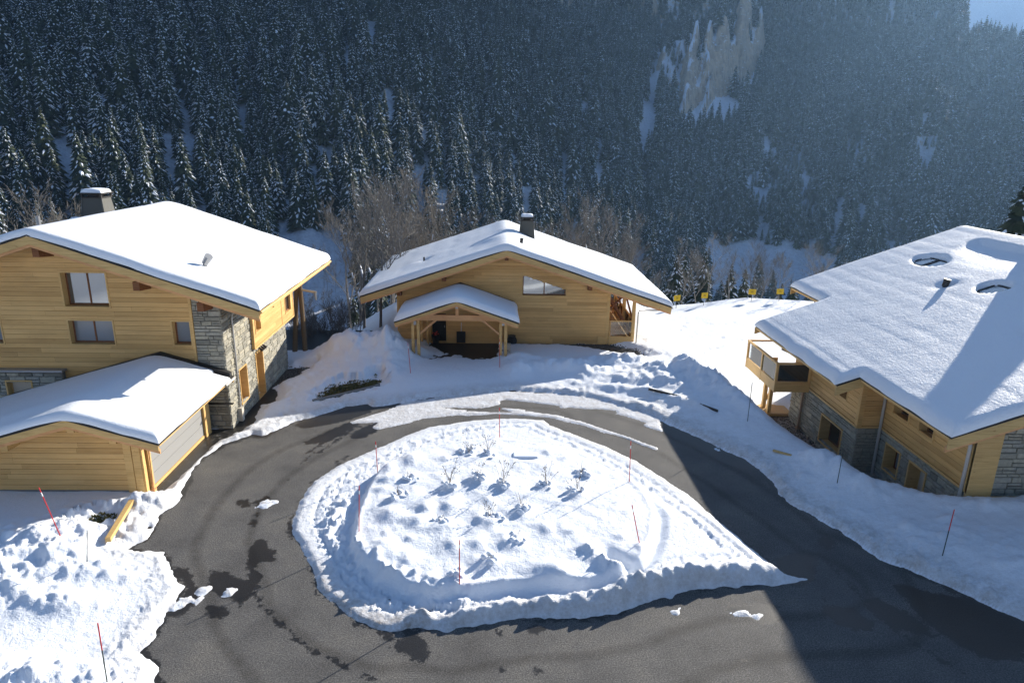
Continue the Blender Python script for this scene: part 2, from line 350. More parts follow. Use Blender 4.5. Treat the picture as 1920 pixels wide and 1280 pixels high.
WET=[
[(-11.12,20.23),(-10.68,19.97),(-10.49,19.48),(-9.80,19.34),(-9.52,18.82),(-9.11,18.38),(-8.91,17.95),(-8.94,17.21),(-9.32,16.90),(-9.64,17.05),(-9.43,17.61),(-9.55,18.38),(-10.40,19.29)],
[(-9.11,19.20),(-8.68,19.25),(-8.16,18.92),(-7.76,18.74),(-8.26,20.08),(-8.31,20.50),(-8.29,21.15),(-7.85,20.93),(-7.26,20.19),(-7.16,19.78),(-7.72,19.63),(-7.70,19.39),(-7.41,19.11),(-7.20,18.47),(-7.41,18.20),(-7.37,17.70),(-7.51,17.41),(-7.86,17.66),(-8.72,18.20),(-8.89,18.38)],
[(-8.64,17.37),(-8.43,17.61),(-7.81,17.37),(-7.67,17.13),(-7.89,16.90),(-8.29,17.02)],
[(-9.90,23.72),(-9.45,23.79),(-9.15,23.32),(-9.36,23.16),(-9.77,23.19)],
[(-9.17,23.59),(-8.86,24.07),(-8.65,23.86),(-8.55,23.33),(-8.78,23.00),(-8.48,21.72),(-8.81,21.95),(-8.89,22.94)],
[(-2.82,15.73),(-2.37,16.39),(-2.30,16.45),(-1.96,16.22),(-1.75,15.94),(-1.68,15.31),(-1.92,15.13),(-2.32,15.36),(-2.44,15.46)],
[(-4.08,16.87),(-3.86,16.75),(-3.24,16.40),(-2.67,16.31),(-2.86,16.00),(-3.20,16.17),(-3.40,16.40),(-3.99,16.63)],
[(0.09,16.45),(0.35,16.39),(0.32,16.19),(0.09,16.19)],
[(1.01,16.63),(1.50,16.65),(1.47,16.25),(1.07,16.22)],
[(0.16,14.97),(0.39,15.02),(0.40,14.80),(0.24,14.77)],
[(1.13,14.97),(1.42,14.97),(1.34,14.77),(1.14,14.77)],
[(1.58,15.09),(1.73,15.09),(1.72,14.99),(1.59,14.99)],
[(9.49,19.91),(10.42,20.34),(11.00,20.30),(11.14,19.83),(10.76,19.43),(10.41,18.65),(10.13,18.88),(9.59,18.95),(9.41,19.58)],
[(11.49,21.14),(12.07,21.38),(12.18,20.96),(11.92,20.52),(11.56,20.52)],
[(7.78,17.58),(8.25,17.65),(8.78,17.51),(8.78,17.18),(8.34,16.74),(7.74,16.74),(7.59,17.05),(7.33,17.05),(6.81,17.31)],
[(9.82,17.25),(10.12,17.52),(10.34,18.00),(10.41,17.86),(10.30,17.52),(11.04,17.38),(11.27,16.73),(11.14,16.42),(10.56,16.36),(10.11,16.67),(10.04,17.05)],
[(11.47,17.79),(12.00,17.93),(12.26,17.58),(12.56,17.32),(12.74,16.67),(12.83,16.12),(12.53,16.18),(11.92,16.36),(11.58,16.67),(11.51,17.18)],
[(12.78,18.51),(13.15,18.66),(13.59,18.29),(13.97,18.14),(14.98,17.86),(15.84,16.80),(15.58,16.06),(14.60,15.16),(13.71,15.16),(13.28,15.71),(12.90,16.30),(12.85,17.05),(12.79,17.72)],
[(-8.82,28.97),(-8.36,29.59),(-7.67,30.63),(-7.25,31.17),(-6.54,31.19),(-7.02,29.86),(-7.49,29.17),(-7.93,28.86),(-8.47,28.62)],
[(-6.79,29.74),(-6.28,30.92),(-5.53,31.62),(-5.46,30.53),(-6.02,29.50),(-6.59,29.24)],
[(-9.88,30.72),(-9.17,31.69),(-8.03,32.73),(-7.04,33.51),(-6.21,33.38),(-6.34,32.47),(-7.25,31.45),(-8.15,30.89),(-9.06,30.47)],
[(7.93,30.97),(8.63,30.82),(9.99,30.05),(10.31,29.01),(11.41,26.85),(11.44,25.98),(10.69,26.46),(10.00,27.22),(9.25,28.56),(8.58,29.57)],
]

CRACKS=[
[(-7.41,18.20),(-6.92,17.53),(-6.20,16.75),(-5.37,15.95),(-4.66,15.47),(-4.00,15.07),(-3.88,14.98),(-3.40,14.76),(-2.93,14.54)],
[(11.18,20.34),(11.35,19.43),(11.52,18.43),(11.54,16.92),(12.04,15.72),(12.63,14.74)],
[(-8.29,26.84),(-8.01,27.60),(-7.66,28.17),(-7.30,28.99),(-7.02,29.86),(-6.47,30.78)],
[(-8.33,27.71),(-7.66,29.23)],
[(-6.77,26.86),(-6.45,27.62)],
]

KERB1=[(-9.48,33.54),(-8.18,34.78),(-6.44,36.20)]
KERB2=[(8.43,34.87),(9.69,34.02),(11.29,31.83)]
ROAD = OUTER+[(30, 9), (30, -6), (-7.5, -6)]
PLATEAU = [(-60, 41.9), (-9.6, 41.9), (-8.6, 45.5), (-7.3, 46.5), (-7.0, 58), (11.5, 56.8), (14.5, 63.0), (20.5, 65.2), (25.8, 68), (34, 66.2), (70, 63), (100, 20), (100, -150), (-90, -150), (-90, 41.9)]
DRIVE = [(-4.5, 41.2), (-3.3, 42.4), (-4.2, 44), (-4.5, 45.6), (.3, 45.6), (.3, 41.5), (-1.2, 41.3), (-2.4, 42.0), (-3.2, 41.5)]
WETL = [(-12.7, 30.2), (-12.7, 36), (-12.2, 35.7), (-11.75, 35.2), (-11.6, 33.8), (-12.15, 33.4), (-12.05, 31.9), (-11.7, 31.5), (-11.9, 30.7), (-12.0, 29.9)]
GARAGE_APRON = [(-13.6, 24.4), (-12.95, 24.4), (-12.8, 26), (-12.75, 27.4), (-12.6, 29), (-12.3, 29.6), (-12.2, 30.4), (-13.8, 30.4)]
GRAV_L = [(-12.6, 35.9), (-12.6, 39.3), (-11.2, 39.4), (-11.7, 37.7)]
GRAV_R = [(15.8, 37.6), (16.4, 38.4), (17.4, 38.2), (17.4, 30.4), (16.7, 31.0), (16.6, 33.8), (15.7, 35.6)]
GRAV_C = [(1.2, 45.1), (1.2, 44.7), (4.0, 44.75), (6.0, 44.3), (7.4, 43.5), (9.2, 42.2), (9.95, 42.3), (9.5, 43.6), (7.9, 45.1)]
GRAV_N = [(17.7, 24.4), (18.6, 24.4), (18.6, 29.8), (17.6, 29.8)]
SOIL_PATCH = (-14.1, 22.2)

def dip(x, y):
    """the ground falls about two metres towards the house and the meadow on the right"""
    x0 = np.interp(y, [23, 26, 30, 36, 48], [15.2, 14.2, 13.2, 12.0, 11.2])
    return -2.0*ss(x0, x0+3.7, x)*ss(22.9, 25.6, y+.0*x)
def hill_height(x, y):
    r = np.hypot(x, y); a = np.degrees(np.arctan2(x, y)); t = ss(-12, 24, a)
    zr = -13.8-53*t; rr = 260+120*t; s = .457-.072*t
    z = zr+s*(r-rr)
    z = z+7*fbm(x/90., y/90., 3, 5)*ss(150, 260, r)+2.2*fbm(x/22., y/22., 3, 9)
    # gullies that run down the slope
    z = z-5*np.maximum(0, vn(a*.55+.6*vn(r/80., a*.1, 3), r/700., 31))*ss(180, 300, r)
    rt = 545+330*t
    z = z+.85*np.maximum(0, r-rt)
    # a spur on the right and the snowy bench under it
    z = z+16*np.exp(-((a-30.3-(r-640)*.012)/1.9)**2)*ss(430, 640, r)
    b = np.exp(-((a-22.5)/3.6)**4)*np.exp(-((r-418)/34.)**2); z = z-b*7
    # rock face
    for ac, wa, rc, sk, h in ((18.9, .95, 712, 40., 62), (17.3, 1.25, 654, 36., 72), (15.4, 1.1, 612, 26., 48), (13.4, 1.2, 612, 16., 26), (31.6, .9, 556, 10., 20), (21.0, 1.3, 520, 18., 7), (23.3, 1.2, 498, 18., 7)):
        e = np.exp(-((a-ac)/wa)**4); q = r-(rc+(a-ac)*sk+1.5*vn(a*3, a*0, 77)+9*vn(a*.9, r/30., 78)+1.5*vn(a*4, r/9., 80)); e = e*(.75+.45*vn(a*2.2, r/25., 79))
        l1 = 15+9*vn(a*1.7, a*0, 81); z = z+e*h*(.42*ss(0, 6, q)+.33*ss(l1, l1+6, q)+.25*ss(2.1*l1, 2.1*l1+5, q)-ss(40, 170, q))
    cr = 560+(104-560)*ss(29.4, 33.0, a)-40*ss(33, 45, a)+10*fbm(a*.5, a*0+3, 3, 8)  # upper slope and crest, out of view, raised to shade the hillside
    rc = 900.
    return np.minimum(z, cr-.45*np.maximum(0, r-rc)+.1*np.minimum(0, r-rc))
def land(x, y):
    """the whole valley without the fresh snow of the hamlet"""
    x = np.asarray(x, float); y = np.asarray(y, float)
    d = np.maximum(0, -sdf(PLATEAU, x, y))
    zn = -(np.sqrt(d*d+1.2**2)-1.2)*.66*(1-.25*ss(60, 200, d))+1.5*fbm(x/16., y/16., 3, 21)*ss(3, 30, d)
    zn = np.where(np.hypot(x, y) > 900, -60, zn)
    zn = zn+dip(x, y)
    zh = np.where(y > 0, hill_height(x, np.maximum(y, 1)), -999)
    return np.where(d > 0, np.maximum(zn, zh), 0.0)

def bank_right(x, y):
    """bank that climbs from the road to the house on the right"""
    xe = np.interp(y, [10, 15, 18, 20, 22, 24, 26, 28, 31, 34], [19, 17.1, 14.8, 13.2, 12.4, 11.6, 11.6, 10.7, 9.3, 6.8])
    A = np.interp(y, [10, 15, 19, 22, 24, 26, 29, 33, 36], [.5, .5, .48, .34, .26, .32, .33, .3, .1])
    q = np.clip((x-xe)/np.maximum(np.interp(y, [10, 22, 24, 30], [17.8, 17.8, 15.6, 13.6])-xe, .8), 0, 1.0)
    h = A*(.55*q+.45*q*q*(3-2*q))
    return h*(1-ss(15.5, 18, x)*ss(23.6, 25, y))*(1-ss(33, 37, y))
BANKS = [  # x, y, rx, ry, turn(deg), height, chunkiness
    (-8.3, 41.0, 2.6, 1.5, 0, .95, .5), (-9.6, 41.2, 1.3, 1.0, 0, .6, .5), (-6.6, 41.4, 1.6, 1.2, 0, .75, .8), (-8.2, 38.6, 2.0, 2.2, 20, .35, .15), (-6.3, 39.8, .7, 1.7, 10, .38, .9), (-7.3, 44.4, .8, 1.2, 0, .55, .4),
    (7.8, 40.7, 1.2, .7, -20, .45, .8), (8.6, 40.0, .7, .6, 0, .38, .9), (6.6, 39.9, 1.6, .7, -25, .6, .8), (5.2, 38.7, 1.8, .8, -15, .45, .9), (3.2, 39.0, 2.2, .9, 0, .35, .7), (1.5, 40.6, .9, 1.0, 0, .45, .7), (1.2, 38.4, .7, .9, 0, .35, .8),
    (9.6, 38.6, .9, .8, 0, .6, .8), (11.3, 38.2, 1.0, .9, 0, .85, .6), (11.5, 39.3, .8, .7, 0, .8, .4), (12.0, 36.8, .9, 1.5, 20, .8, .8), (12.7, 34.9, .9, 1.7, 20, .62, .8), (13.0, 32.6, .7, 1.5, 10, .4, .5),
    (10.6, 36.2, 1.5, 1.3, 20, .45, .8), (8.8, 37.4, 1.6, 1.1, 0, .38, .9), (6.8, 36.9, 1.7, .6, -20, .25, 1.), (9.8, 33.6, 2.2, .35, -42, .25, .8), (7.2, 35.6, 2.2, .4, -22, .22, 1.),
    (14.2, 26.2, .9, 1.0, 0, .45, .6), (14.6, 24.6, .8, .9, 0, .35, .6), (13.2, 24.6, 1.0, 1.8, 30, .12, .5), (15.6, 20.2, 1.6, 1.2, 0, .14, .8), (18.9, 22.6, 1.3, .5, 0, .2, .9), (20.6, 22.6, .7, .5, 0, .2, 1.), (17.2, 22.8, 1.2, .6, 0, .12, .8), (16.2, 24.0, 1.3, .7, 20, .25, .7),
    (-14.6, 20.9, 1.6, 1.1, 20, .32, 1.), (-13.9, 19.7, .8, .6, 0, .38, .3), (-16.3, 19.4, 2.0, 1.2, 20, .42, .9), (-12.9, 18.9, 1.2, .6, 0, .28, .7), (-14.8, 18.1, 1.8, .8, -20, .28, .9), (-17.5, 16.9, 2.2, 1.0, 0, .34, .9), (-14.0, 22.6, 1.2, .6, 10, .22, 1.), (-12.9, 23.3, .8, .5, 10, .28, 1.),
    (-11.6, 14.1, 2.2, .6, 10, .26, 1.), (-14.6, 14.4, 2.6, .7, 0, .32, 1.), (-9.3, 13.6, .9, .5, 0, .3, 1.), (-12.5, 17.2, .8, .4, 0, .2, .8)]
ISO = []
def near_height(x, y):
    """snow surface of the hamlet (below 0 where the asphalt is bare) and how dirty it is"""
    n_edge = .16*fbm(x*.9, y*.9, 3, 1)+.10*fbm(x*3.7, y*3.7, 3, 2)
    lump = fbm(x*2.1, y*2.1, 4, 6, .6); chunk = np.abs(fbm(x*3.3, y*3.3, 3, 11, .6)); fine = fbm(x*8, y*8, 2, 13)
    sr = sdf(ROAD, x, y)
    t = np.clip((-sr+n_edge)*.55, -.08, .16)
    deep = ss(.2, 3.0, -sr)
    t = t+deep*(.10+.05*fbm(x*.35, y*.35, 3, 3))+.025*lump*ss(.0, .6, -sr)*(1-.55*ss(42, 46, y))
    # rough, ploughed strip along the kerb
    t = t+.10*chunk*np.exp(-((-sr-.55)/.5)**2)*(sr < .1)
    # the narrow wind-row in front of the garage
    t = t+.16*np.exp(-((-sr-.35)/.28)**2)*ss(23, 24.5, y)*(1-ss(29, 30.2, y))*(x < -9)*(1+.6*lump)
    t = np.where(sr < 0, t+bank_right(x, y)*(1+.05*lump), t)
    for bx, by, rx, ry, tn, h, ck in BANKS:
        h = h*(.78 if bx < -11 else .86 if bx > 4 else 1); c, s = math.cos(R(tn)), math.sin(R(tn)); dx, dy = x-bx, y-by
        m = ((dx*c+dy*s)/rx)**2+((-dx*s+dy*c)/ry)**2
        k = np.exp(-np.minimum(m, 12)**1.25*.9)
        t = t+h*k*(1+ck*(.42*lump+.30*chunk-.06))*np.where(sr < .15, 1, 0)
    # patches kept clear
    for poly, wv in ((WETL, .25), (GARAGE_APRON, .12), (DRIVE, .55), (GRAV_L, .35), (GRAV_R, .35), (GRAV_C, .3), (GRAV_N, .25)):
        s = sdf(poly, x, y)+wv*fbm(x*2.3, y*2.3, 4, 15)
        t = np.where(s > -.6, np.minimum(t, np.maximum(-.05, -s*.45)+np.where(poly is DRIVE, .0, 0)), t)
    s = sdf(GRASS, x, y)+.5*fbm(x*3, y*3, 4, 16); t = np.where(s > -.5, np.minimum(t, np.maximum(-.04, .04-s*.3)), t)
    s = .45-np.hypot((x-SOIL_PATCH[0])*.8, y-SOIL_PATCH[1])+.35*fbm(x*3, y*3, 3, 18); t = np.where(s > -.4, np.minimum(t, np.maximum(-.04, .05-s*.4)), t)
    # footprints on the meadow and round the house
    # packed snow on the carriageway
    ang = np.arctan2(y-23.5, x-.5); rad = np.hypot(x-.5, y-23.5)
    streak = fbm(ang*4, rad*3.2, 4, 19, .6)
    sp = sdf(PACK1, x, y)+.22*streak+.06*fbm(x*4, y*4, 3, 20)
    tp = np.clip(sp*.30, -.08, .035)+.008*fine
    packed = (tp > t) & (sr > -.3)
    t = np.where(sr > -.4, np.maximum(t, tp), t)
    # loose scraps on the asphalt
    for bx, by, rr in ((-9.15, 17.75, .30), (-9.4, 17.5, .28), (-8.85, 18.25, .22), (-8.05, 18.1, .22), (-8.55, 23.55, .30), (-8.75, 23.25, .2), (7.5, 17.12, .22), (7.9, 17.05, .20), (5.5, 17.25, .16), (3.6, 33.5, .2), (10.3, 28.4, .12)):
        q = rr-np.hypot(x-bx, (y-by)*1.3)+.28*fbm(x*4.2, y*4.2, 3, 23); t = np.maximum(t, np.clip(q*.25, -.08, .045))
    # the island
    si = sdf(ISLAND, x, y); sm = sdf(MOUND, x, y)
    left = ss(.8, -2.2, x-.12*(y-23)); rim = si+.07*fbm(x*3, y*3, 3, 24)+.03*fbm(x*9, y*9, 2, 25)
    ti = np.clip(rim*.42, -.08, .085)+.010*fine*ss(0, .3, si)
    zone = ss(.45, .7, si)*(1-ss(-.35, -.05, sm))
    tread = np.sin(ang*rad*9+3*np.sin(rad*9))*ss(-.2, .5, np.sin(si*6.2+.5))
    fchunk = np.abs(fbm(x*6.5, y*6.5, 3, 28, .6))
    zone = zone*np.maximum(left, ss(1.5, 1.0, si)); lowl = left*ss(22, 18.5, y)
    ti = ti+zone*(.028*tread+(.075+.05*lowl)*(fchunk-.2)*1.5+.06*lowl*(chunk-.2)+.015*fine)
    ti = ti-.06*np.exp(-((si-1.25)/.10)**2)*zone-.05*np.exp(-((si-.75)/.07)**2)*zone
    me = sm+.05*fbm(x*2.5, y*2.5, 3, 26)
    ti = ti+.32*ss(-.16, .20, me)+.22*(1-np.exp(-np.maximum(me, 0)/2.2))+(.04*fbm(x*.8, y*.8, 3, 27)+.035*fbm(x*2.0, y*2.0, 2, 29))*ss(0, .8, me)
    ti = ti+.05*np.exp(-((me-.12)/.14)**2)*ss(-.1, .1, me)
    tri = ss(.1, .5, si)*ss(2.0, 4.5, x)*ss(-.05, -.5, sm)*ss(24.2, 21.5, y); ti = ti+tri*(.20+.05*lump*0)
    bl = [(-2.4, 16.75), (-.9, 16.85), (.8, 17.3), (2.8, 17.35), (4.4, 17.95), (6.2, 18.6), (7.6, 18.75), (9.1, 18.85)]
    db = dline(bl, x, y); hb = np.interp(x, [-2.6, -1, 1, 4, 7, 9.4], [.08, .13, .19, .28, .26, .08])
    ti = ti+hb*np.exp(-(db/.42)**2)*(1+.40*lump+.35*(chunk-.25)+.12*fine)*ss(-.05, .25, si)
    # slide of lumps off the mound at the lower right
    ti = ti+.18*np.exp(-(dline([(3.2, 19.7), (3.9, 18.7), (4.3, 18.0)], x, y)/.34)**2)*(1+lump+chunk)-.30*np.exp(-(dline([(3.9, 19.5), (4.5, 18.9)], x, y)/.36)**2)
    hole = np.exp(-(dline([(-1.9, 17.15), (-1.0, 17.0)], x, y)/.25)**2); ti = ti-.10*hole*(1+1.2*lump)
    for bx, by, rr in LUMPS:
        h1 = float(vn(bx*7.1, by*5.3, 61)); q = np.hypot((x-bx)*(1+.3*h1), (y-by)*(1-.3*h1)+.25*h1*(x-bx))/(rr*(1.0+.25*h1))*(1+.18*vn(x*2.6, y*2.6, 62)); ti = ti+(.40+.16*h1)*rr*np.exp(-q**1.9)*ss(-.1, .3, sm)
    ti = ti-.05*np.exp(-(np.hypot((x-1.35), (y-26.4)*2)/.5)**4)
    isl = si > -.25
    t = np.where(isl, np.maximum(ti, -.08), t)
    dirt = np.where(isl, .55*ss(1.1, .1, si)*(.4+.6*left)*ss(20.5, 17.5, y)+.30*ss(1.0, .2, si), 0)
    dirt = np.maximum(dirt, np.where(packed & ~isl, .55, 0)); dirt = np.maximum(dirt, np.where((sr < 0) & ~isl, .5*ss(.7, 0., -sr), 0))
    dirt = np.maximum(dirt, np.where((sr < 0) & ~isl, .42*ss(1.6, 0., -sr)+.22*ss(6, 1, -sr)*ss(6, 9, x), 0))
    return t, dirt, si

nr, nc = 430, 700
ys = 11.5*(73/11.5)**(np.arange(nr)/(nr-1.)); us = np.linspace(-.98, .98, nc)
X = us[None, :]*ys[:, None]*1.0; Y = np.repeat(ys[:, None], nc, 1)
T, DIRT, SI = near_height(X, Y)
for poly in (GRAV_R, GRAV_N): DIRT = np.maximum(DIRT, ss(-.3, .1, sdf(poly, X, Y))*1.6)
# individual chunks, footprints: small local bumps
def stamp(cx, cy, r, h, p=2.0):
    global T
    i0, i1 = np.searchsorted(ys, [cy-r*2, cy+r*2]); u0, u1 = (cx-r*2)/max(cy, 1), (cx+r*2)/max(cy, 1)
    j0, j1 = np.searchsorted(us, [u0-.01, u1+.01])
    if i1 <= i0 or j1 <= j0: return
    q = np.hypot(X[i0:i1, j0:j1]-cx, Y[i0:i1, j0:j1]-cy)/r
    T[i0:i1, j0:j1] += h*np.exp(-q**(2*p))
for bx, by, rx, ry, tn, h, ck in BANKS:
    for k in range(int(26*ck*max(.5, rx*ry))):
        a, q = rnd.uniform(0, 6.28), rnd.random()**.5*1.5; r = rnd.uniform(.08, .24)
        px, py = bx+q*rx*math.cos(a+R(tn)), by+q*ry*math.sin(a+R(tn))
        if sdf(ROAD, np.array([px]), np.array([py]))[0] < -.1: stamp(px, py, r, r*rnd.uniform(.2, .55), 1.05)
for k in range(260):
    s = rnd.random(); i = rnd.randrange(7); bl = [(-2.4, 16.75), (-.9, 16.85), (.8, 17.3), (2.8, 17.35), (4.4, 17.95), (6.2, 18.6), (7.6, 18.75), (9.1, 18.85)]
    px, py = bl[i][0]+(bl[i+1][0]-bl[i][0])*s+rnd.gauss(0, .22), bl[i][1]+(bl[i+1][1]-bl[i][1])*s+rnd.gauss(0, .22); r = rnd.uniform(.08, .19); stamp(px, py, r, r*rnd.uniform(.15, .42), 1.0)
for k in range(420):   # clods thrown up along the lower left of the island
    a = rnd.uniform(R(178), R(262)); q = rnd.uniform(.55, 1.5)
    px, py = .5+math.cos(a)*7.2*(1-.11*q), 23.2+math.sin(a)*6.6*(1-.13*q)
    r = rnd.uniform(.055, .13); stamp(px, py, r, r*rnd.uniform(.3, .6), 1.1)
for a, b, n in (((15, 47), (17, 60), 18), ((10, 44.5), (17, 53), 16), ((11, 48.2), (31, 55), 34), ((25.5, 66), (28.7, 60), 14), ((25, 66), (33, 65), 16), ((14, 56), (20, 52), 12), ((9.8, 43), (12.5, 40.5), 10), ((18, 57), (30, 60), 20), ((11.5, 56), (17, 55), 12), ((-13.2, 21), (-12.2, 21.9), 6), ((-11.2, 36.5), (-10.4, 30.9), 14), ((-10.9, 36.8), (-9.2, 38.9), 8)):
    for k in range(n):
        s = (k+.5)/n; w = .13*(-1)**k
        stamp(a[0]+(b[0]-a[0])*s+rnd.gauss(0, .12)+w, a[1]+(b[1]-a[1])*s+rnd.gauss(0, .12), rnd.uniform(.10, .16), -rnd.uniform(.05, .10), 2)
for k in range(150):
    px, py = rnd.uniform(10, 30), rnd.uniform(42, 64); stamp(px, py, rnd.uniform(.08, .14), -rnd.uniform(.02, .05), 2)
Z = T+np.where(T > 0, 0, 0)
zl = land(X, Y); DP = dip(X, Y); Z = np.where(zl-DP < -.001, np.minimum(T, .3)+zl, T+DP)
def surface(x, y):
    i = int(np.clip(np.searchsorted(ys, y), 1, nr-1)); j = int(np.clip(np.searchsorted(us, x/max(y, 1)), 1, nc-1))
    return float(Z[i, j]) if DP[i, j] < -.01 or zl[i, j] < -.01 else float(max(Z[i, j], 0))
F = gridfaces(nr, nc)
tc = T.ravel()[F].max(1); sic = SI.ravel()[F].mean(1); zlc = zl.ravel()[F].min(1)
keep = (tc > -.055) | (zlc < -.01)
def subset(name, sel, kind='structure'):
    f = F[sel]; u, inv = np.unique(f, return_inverse=True)
    v = np.stack([X.ravel()[u], Y.ravel()[u], Z.ravel()[u]], 1)
    me = mesh(name, v, inv.reshape(-1, 4), 'snow', smooth=True)
    a = me.attributes.new('dirt', 'FLOAT', 'POINT'); a.data.foreach_set('value', DIRT.ravel()[u].astype(np.float32))
    return obj(name, me, None, kind)
snow_ground = subset('snow_ground', keep & (sic <= -.25))
island = subset('snow_covered_island', keep & (sic > -.25))

# asphalt sheet with its wet patches
ar, ac = 300, 420
ya = 4.0*(48/4.0)**(np.arange(ar)/(ar-1.)); ua = np.linspace(-1.15, 1.15, ac)
XA = ua[None, :]*np.maximum(ya, 11)[:, None]; YA = np.repeat(ya[:, None], ac, 1)
wet = np.full(XA.shape, -9.)
for poly in WET: wet = np.maximum(wet, sdf(poly, XA, YA))
for ln in CRACKS: wet = np.maximum(wet, .085-dline(ln, XA, YA))
si = sdf(ISLAND, XA, YA); wet = np.maximum(wet, np.where(si < 0, .10+si+.16*fbm(XA*.7, YA*.7, 2, 40)-.08*ss(20, 26, YA), -9))
so = sdf(ROAD, XA, YA); wet = np.maximum(wet, np.where(so > 0, .16-so+.25*fbm(XA*.6, YA*.6, 2, 41), .1))
wet = np.maximum(wet, sdf(WETL, XA, YA)); wet = np.maximum(wet, np.where(sdf(DRIVE, XA, YA) > -.4, .3, -9))
for k in range(46):
    px, py = rnd.uniform(-10, 13), rnd.uniform(12, 34); rr = rnd.uniform(.05, .16); wet = np.maximum(wet, rr-np.hypot(XA-px, (YA-py)*1.2)-.03)
fa = gridfaces(ar, ac); fa = fa[dip(XA, YA).ravel()[fa].min(1) > -.01]
me = mesh('road', np.stack([XA.ravel(), YA.ravel(), 0*XA.ravel()], 1), fa, 'asphalt')
wn = np.maximum(np.exp(-((-si-1.5+.3*fbm(XA*.2, YA*.2, 2, 44))/.28)**2), np.exp(-((-si-3.1+.4*fbm(XA*.2, YA*.2, 2, 45))/.30)**2))
a = me.attributes.new('worn', 'FLOAT', 'POINT'); a.data.foreach_set('value', wn.ravel().astype(np.float32))
a = me.attributes.new('wet', 'FLOAT', 'POINT'); a.data.foreach_set('value', np.clip(wet, -1, 1).ravel().astype(np.float32))
obj('road', me, None, 'structure')

# the valley and the far hillside, one sheet out to the crest
az = np.radians(np.concatenate([np.arange(-62, -40, .8), np.arange(-40, 42, .17), np.arange(42, 75, .8)]))
rs = np.concatenate([np.linspace(44, 150, 54), np.linspace(153, 900, 250), np.linspace(910, 1500, 40)])
XH = rs[:, None]*np.sin(az)[None, :]; YH = rs[:, None]*np.cos(az)[None, :]
ZH = land(XH, YH)
inside = (sdf(PLATEAU, XH, YH) > -8) & (np.abs(XH/np.maximum(YH, 1)) < 1.0) & (YH < 73.5)
ZH = np.where(inside, np.minimum(ZH, 0)-3.0, ZH+np.where(sdf(PLATEAU, XH, YH) > 0, .22, 0))
obj('hillside', mesh('hillside', np.stack([XH.ravel(), YH.ravel(), ZH.ravel()], 1), gridfaces(*XH.shape), 'hill', smooth=True), None, 'structure')
# snowfields either side and behind the camera
gx, gy = np.meshgrid(np.linspace(-95, 95, 70), np.linspace(-160, 62, 80))
gz = .25+.15*fbm(gx*.1, gy*.1, 3, 50)
infan = (np.abs(gx) < .98*gy-1.5) & (gy > 8) | ((gy < 14) & (gy > -9) & (np.abs(gx) < 30))
gz = np.where(infan | ((gy > 20) & (gx > 0)), -4.2, gz); gz = np.where(sdf(PLATEAU, gx, gy) < 0, land(gx, gy)-.5, gz)
obj('snowfield', mesh('snowfield', np.stack([gx.ravel(), gy.ravel(), gz.ravel()], 1), gridfaces(*gx.shape), 'clean_snow', smooth=True), None, 'structure')
# unseen slope added behind the viewpoint for window reflections and fill on the walls
bx_, by_ = np.meshgrid(np.linspace(-420, 420, 60), np.linspace(-620, -70, 50)); bz_ = .05+np.maximum(0, -70-by_)*.40+9*fbm(bx_/60., by_/60., 4, 55)*ss(-90, -160, by_)-.3
obj('added_back_slope', mesh('added_back_slope', np.stack([bx_.ravel(), by_.ravel(), bz_.ravel()], 1), gridfaces(*bx_.shape), 'wooded_slope', smooth=True), None, 'structure')
# far snowy mountain beyond the spur
ma = np.radians(np.linspace(24, 62, 150)); mr = np.linspace(1480, 2350, 70)
XM = mr[:, None]*np.sin(ma)[None, :]; YM = mr[:, None]*np.cos(ma)[None, :]
ZM = -60+.80*(mr[:, None]-1480)+70*fbm(XM/260., YM/260., 5, 60)
ZM = np.minimum(ZM, 560)
obj('mountain', mesh('mountain', np.stack([XM.ravel(), YM.ravel(), ZM.ravel()], 1), gridfaces(*XM.shape), 'hill', smooth=True), None, 'structure')
# ------------------------------------------------------------------ building kit
class Frame:
    """a vertical wall plane: s along e, d outward, z up"""
    def __init__(s, ox, oy, ex, ey): s.o = (ox, oy); s.e = (ex, ey); s.n = (ey, -ex)
    def pt(s, a, d, z): return (s.o[0]+s.e[0]*a+s.n[0]*d, s.o[1]+s.e[1]*a+s.n[1]*d, z)
    def mtx(s, a, d, z, sx=1, sy=1, sz=1):
        p = s.pt(a, d, z)
        return Matrix(((s.e[0]*sx, -s.n[0]*sy, 0, p[0]), (s.e[1]*sx, -s.n[1]*sy, 0, p[1]), (0, 0, sz, p[2]), (0, 0, 0, 1)))
    def box(s, mb, a0, a1, d0, d1, z0, z1, mi=0):
        v = [s.pt(a, d, z) for a in (a0, a1) for d in (d0, d1) for z in (z0, z1)]
        return mb.add(v, [(0, 1, 3, 2), (4, 6, 7, 5), (0, 4, 5, 1), (2, 3, 7, 6), (0, 2, 6, 4), (1, 5, 7, 3)], mi)
PITCH = .22
def plank_mesh(p):
    prof = [(.03, 0), (-.008, 0), (-.03, .013), (-.03, p-.005), (-.023, p), (.03, p)]
    v = [(x, y, z) for x in (0, 1) for y, z in prof]
    f = [(0, 1, 2, 3, 4, 5), (11, 10, 9, 8, 7, 6)]+[(i, i+6, (i+1) % 6+6, (i+1) % 6) for i in range(6)]
    return mesh('plank', v, f, 'plank')
PLANK = plank_mesh(PITCH)
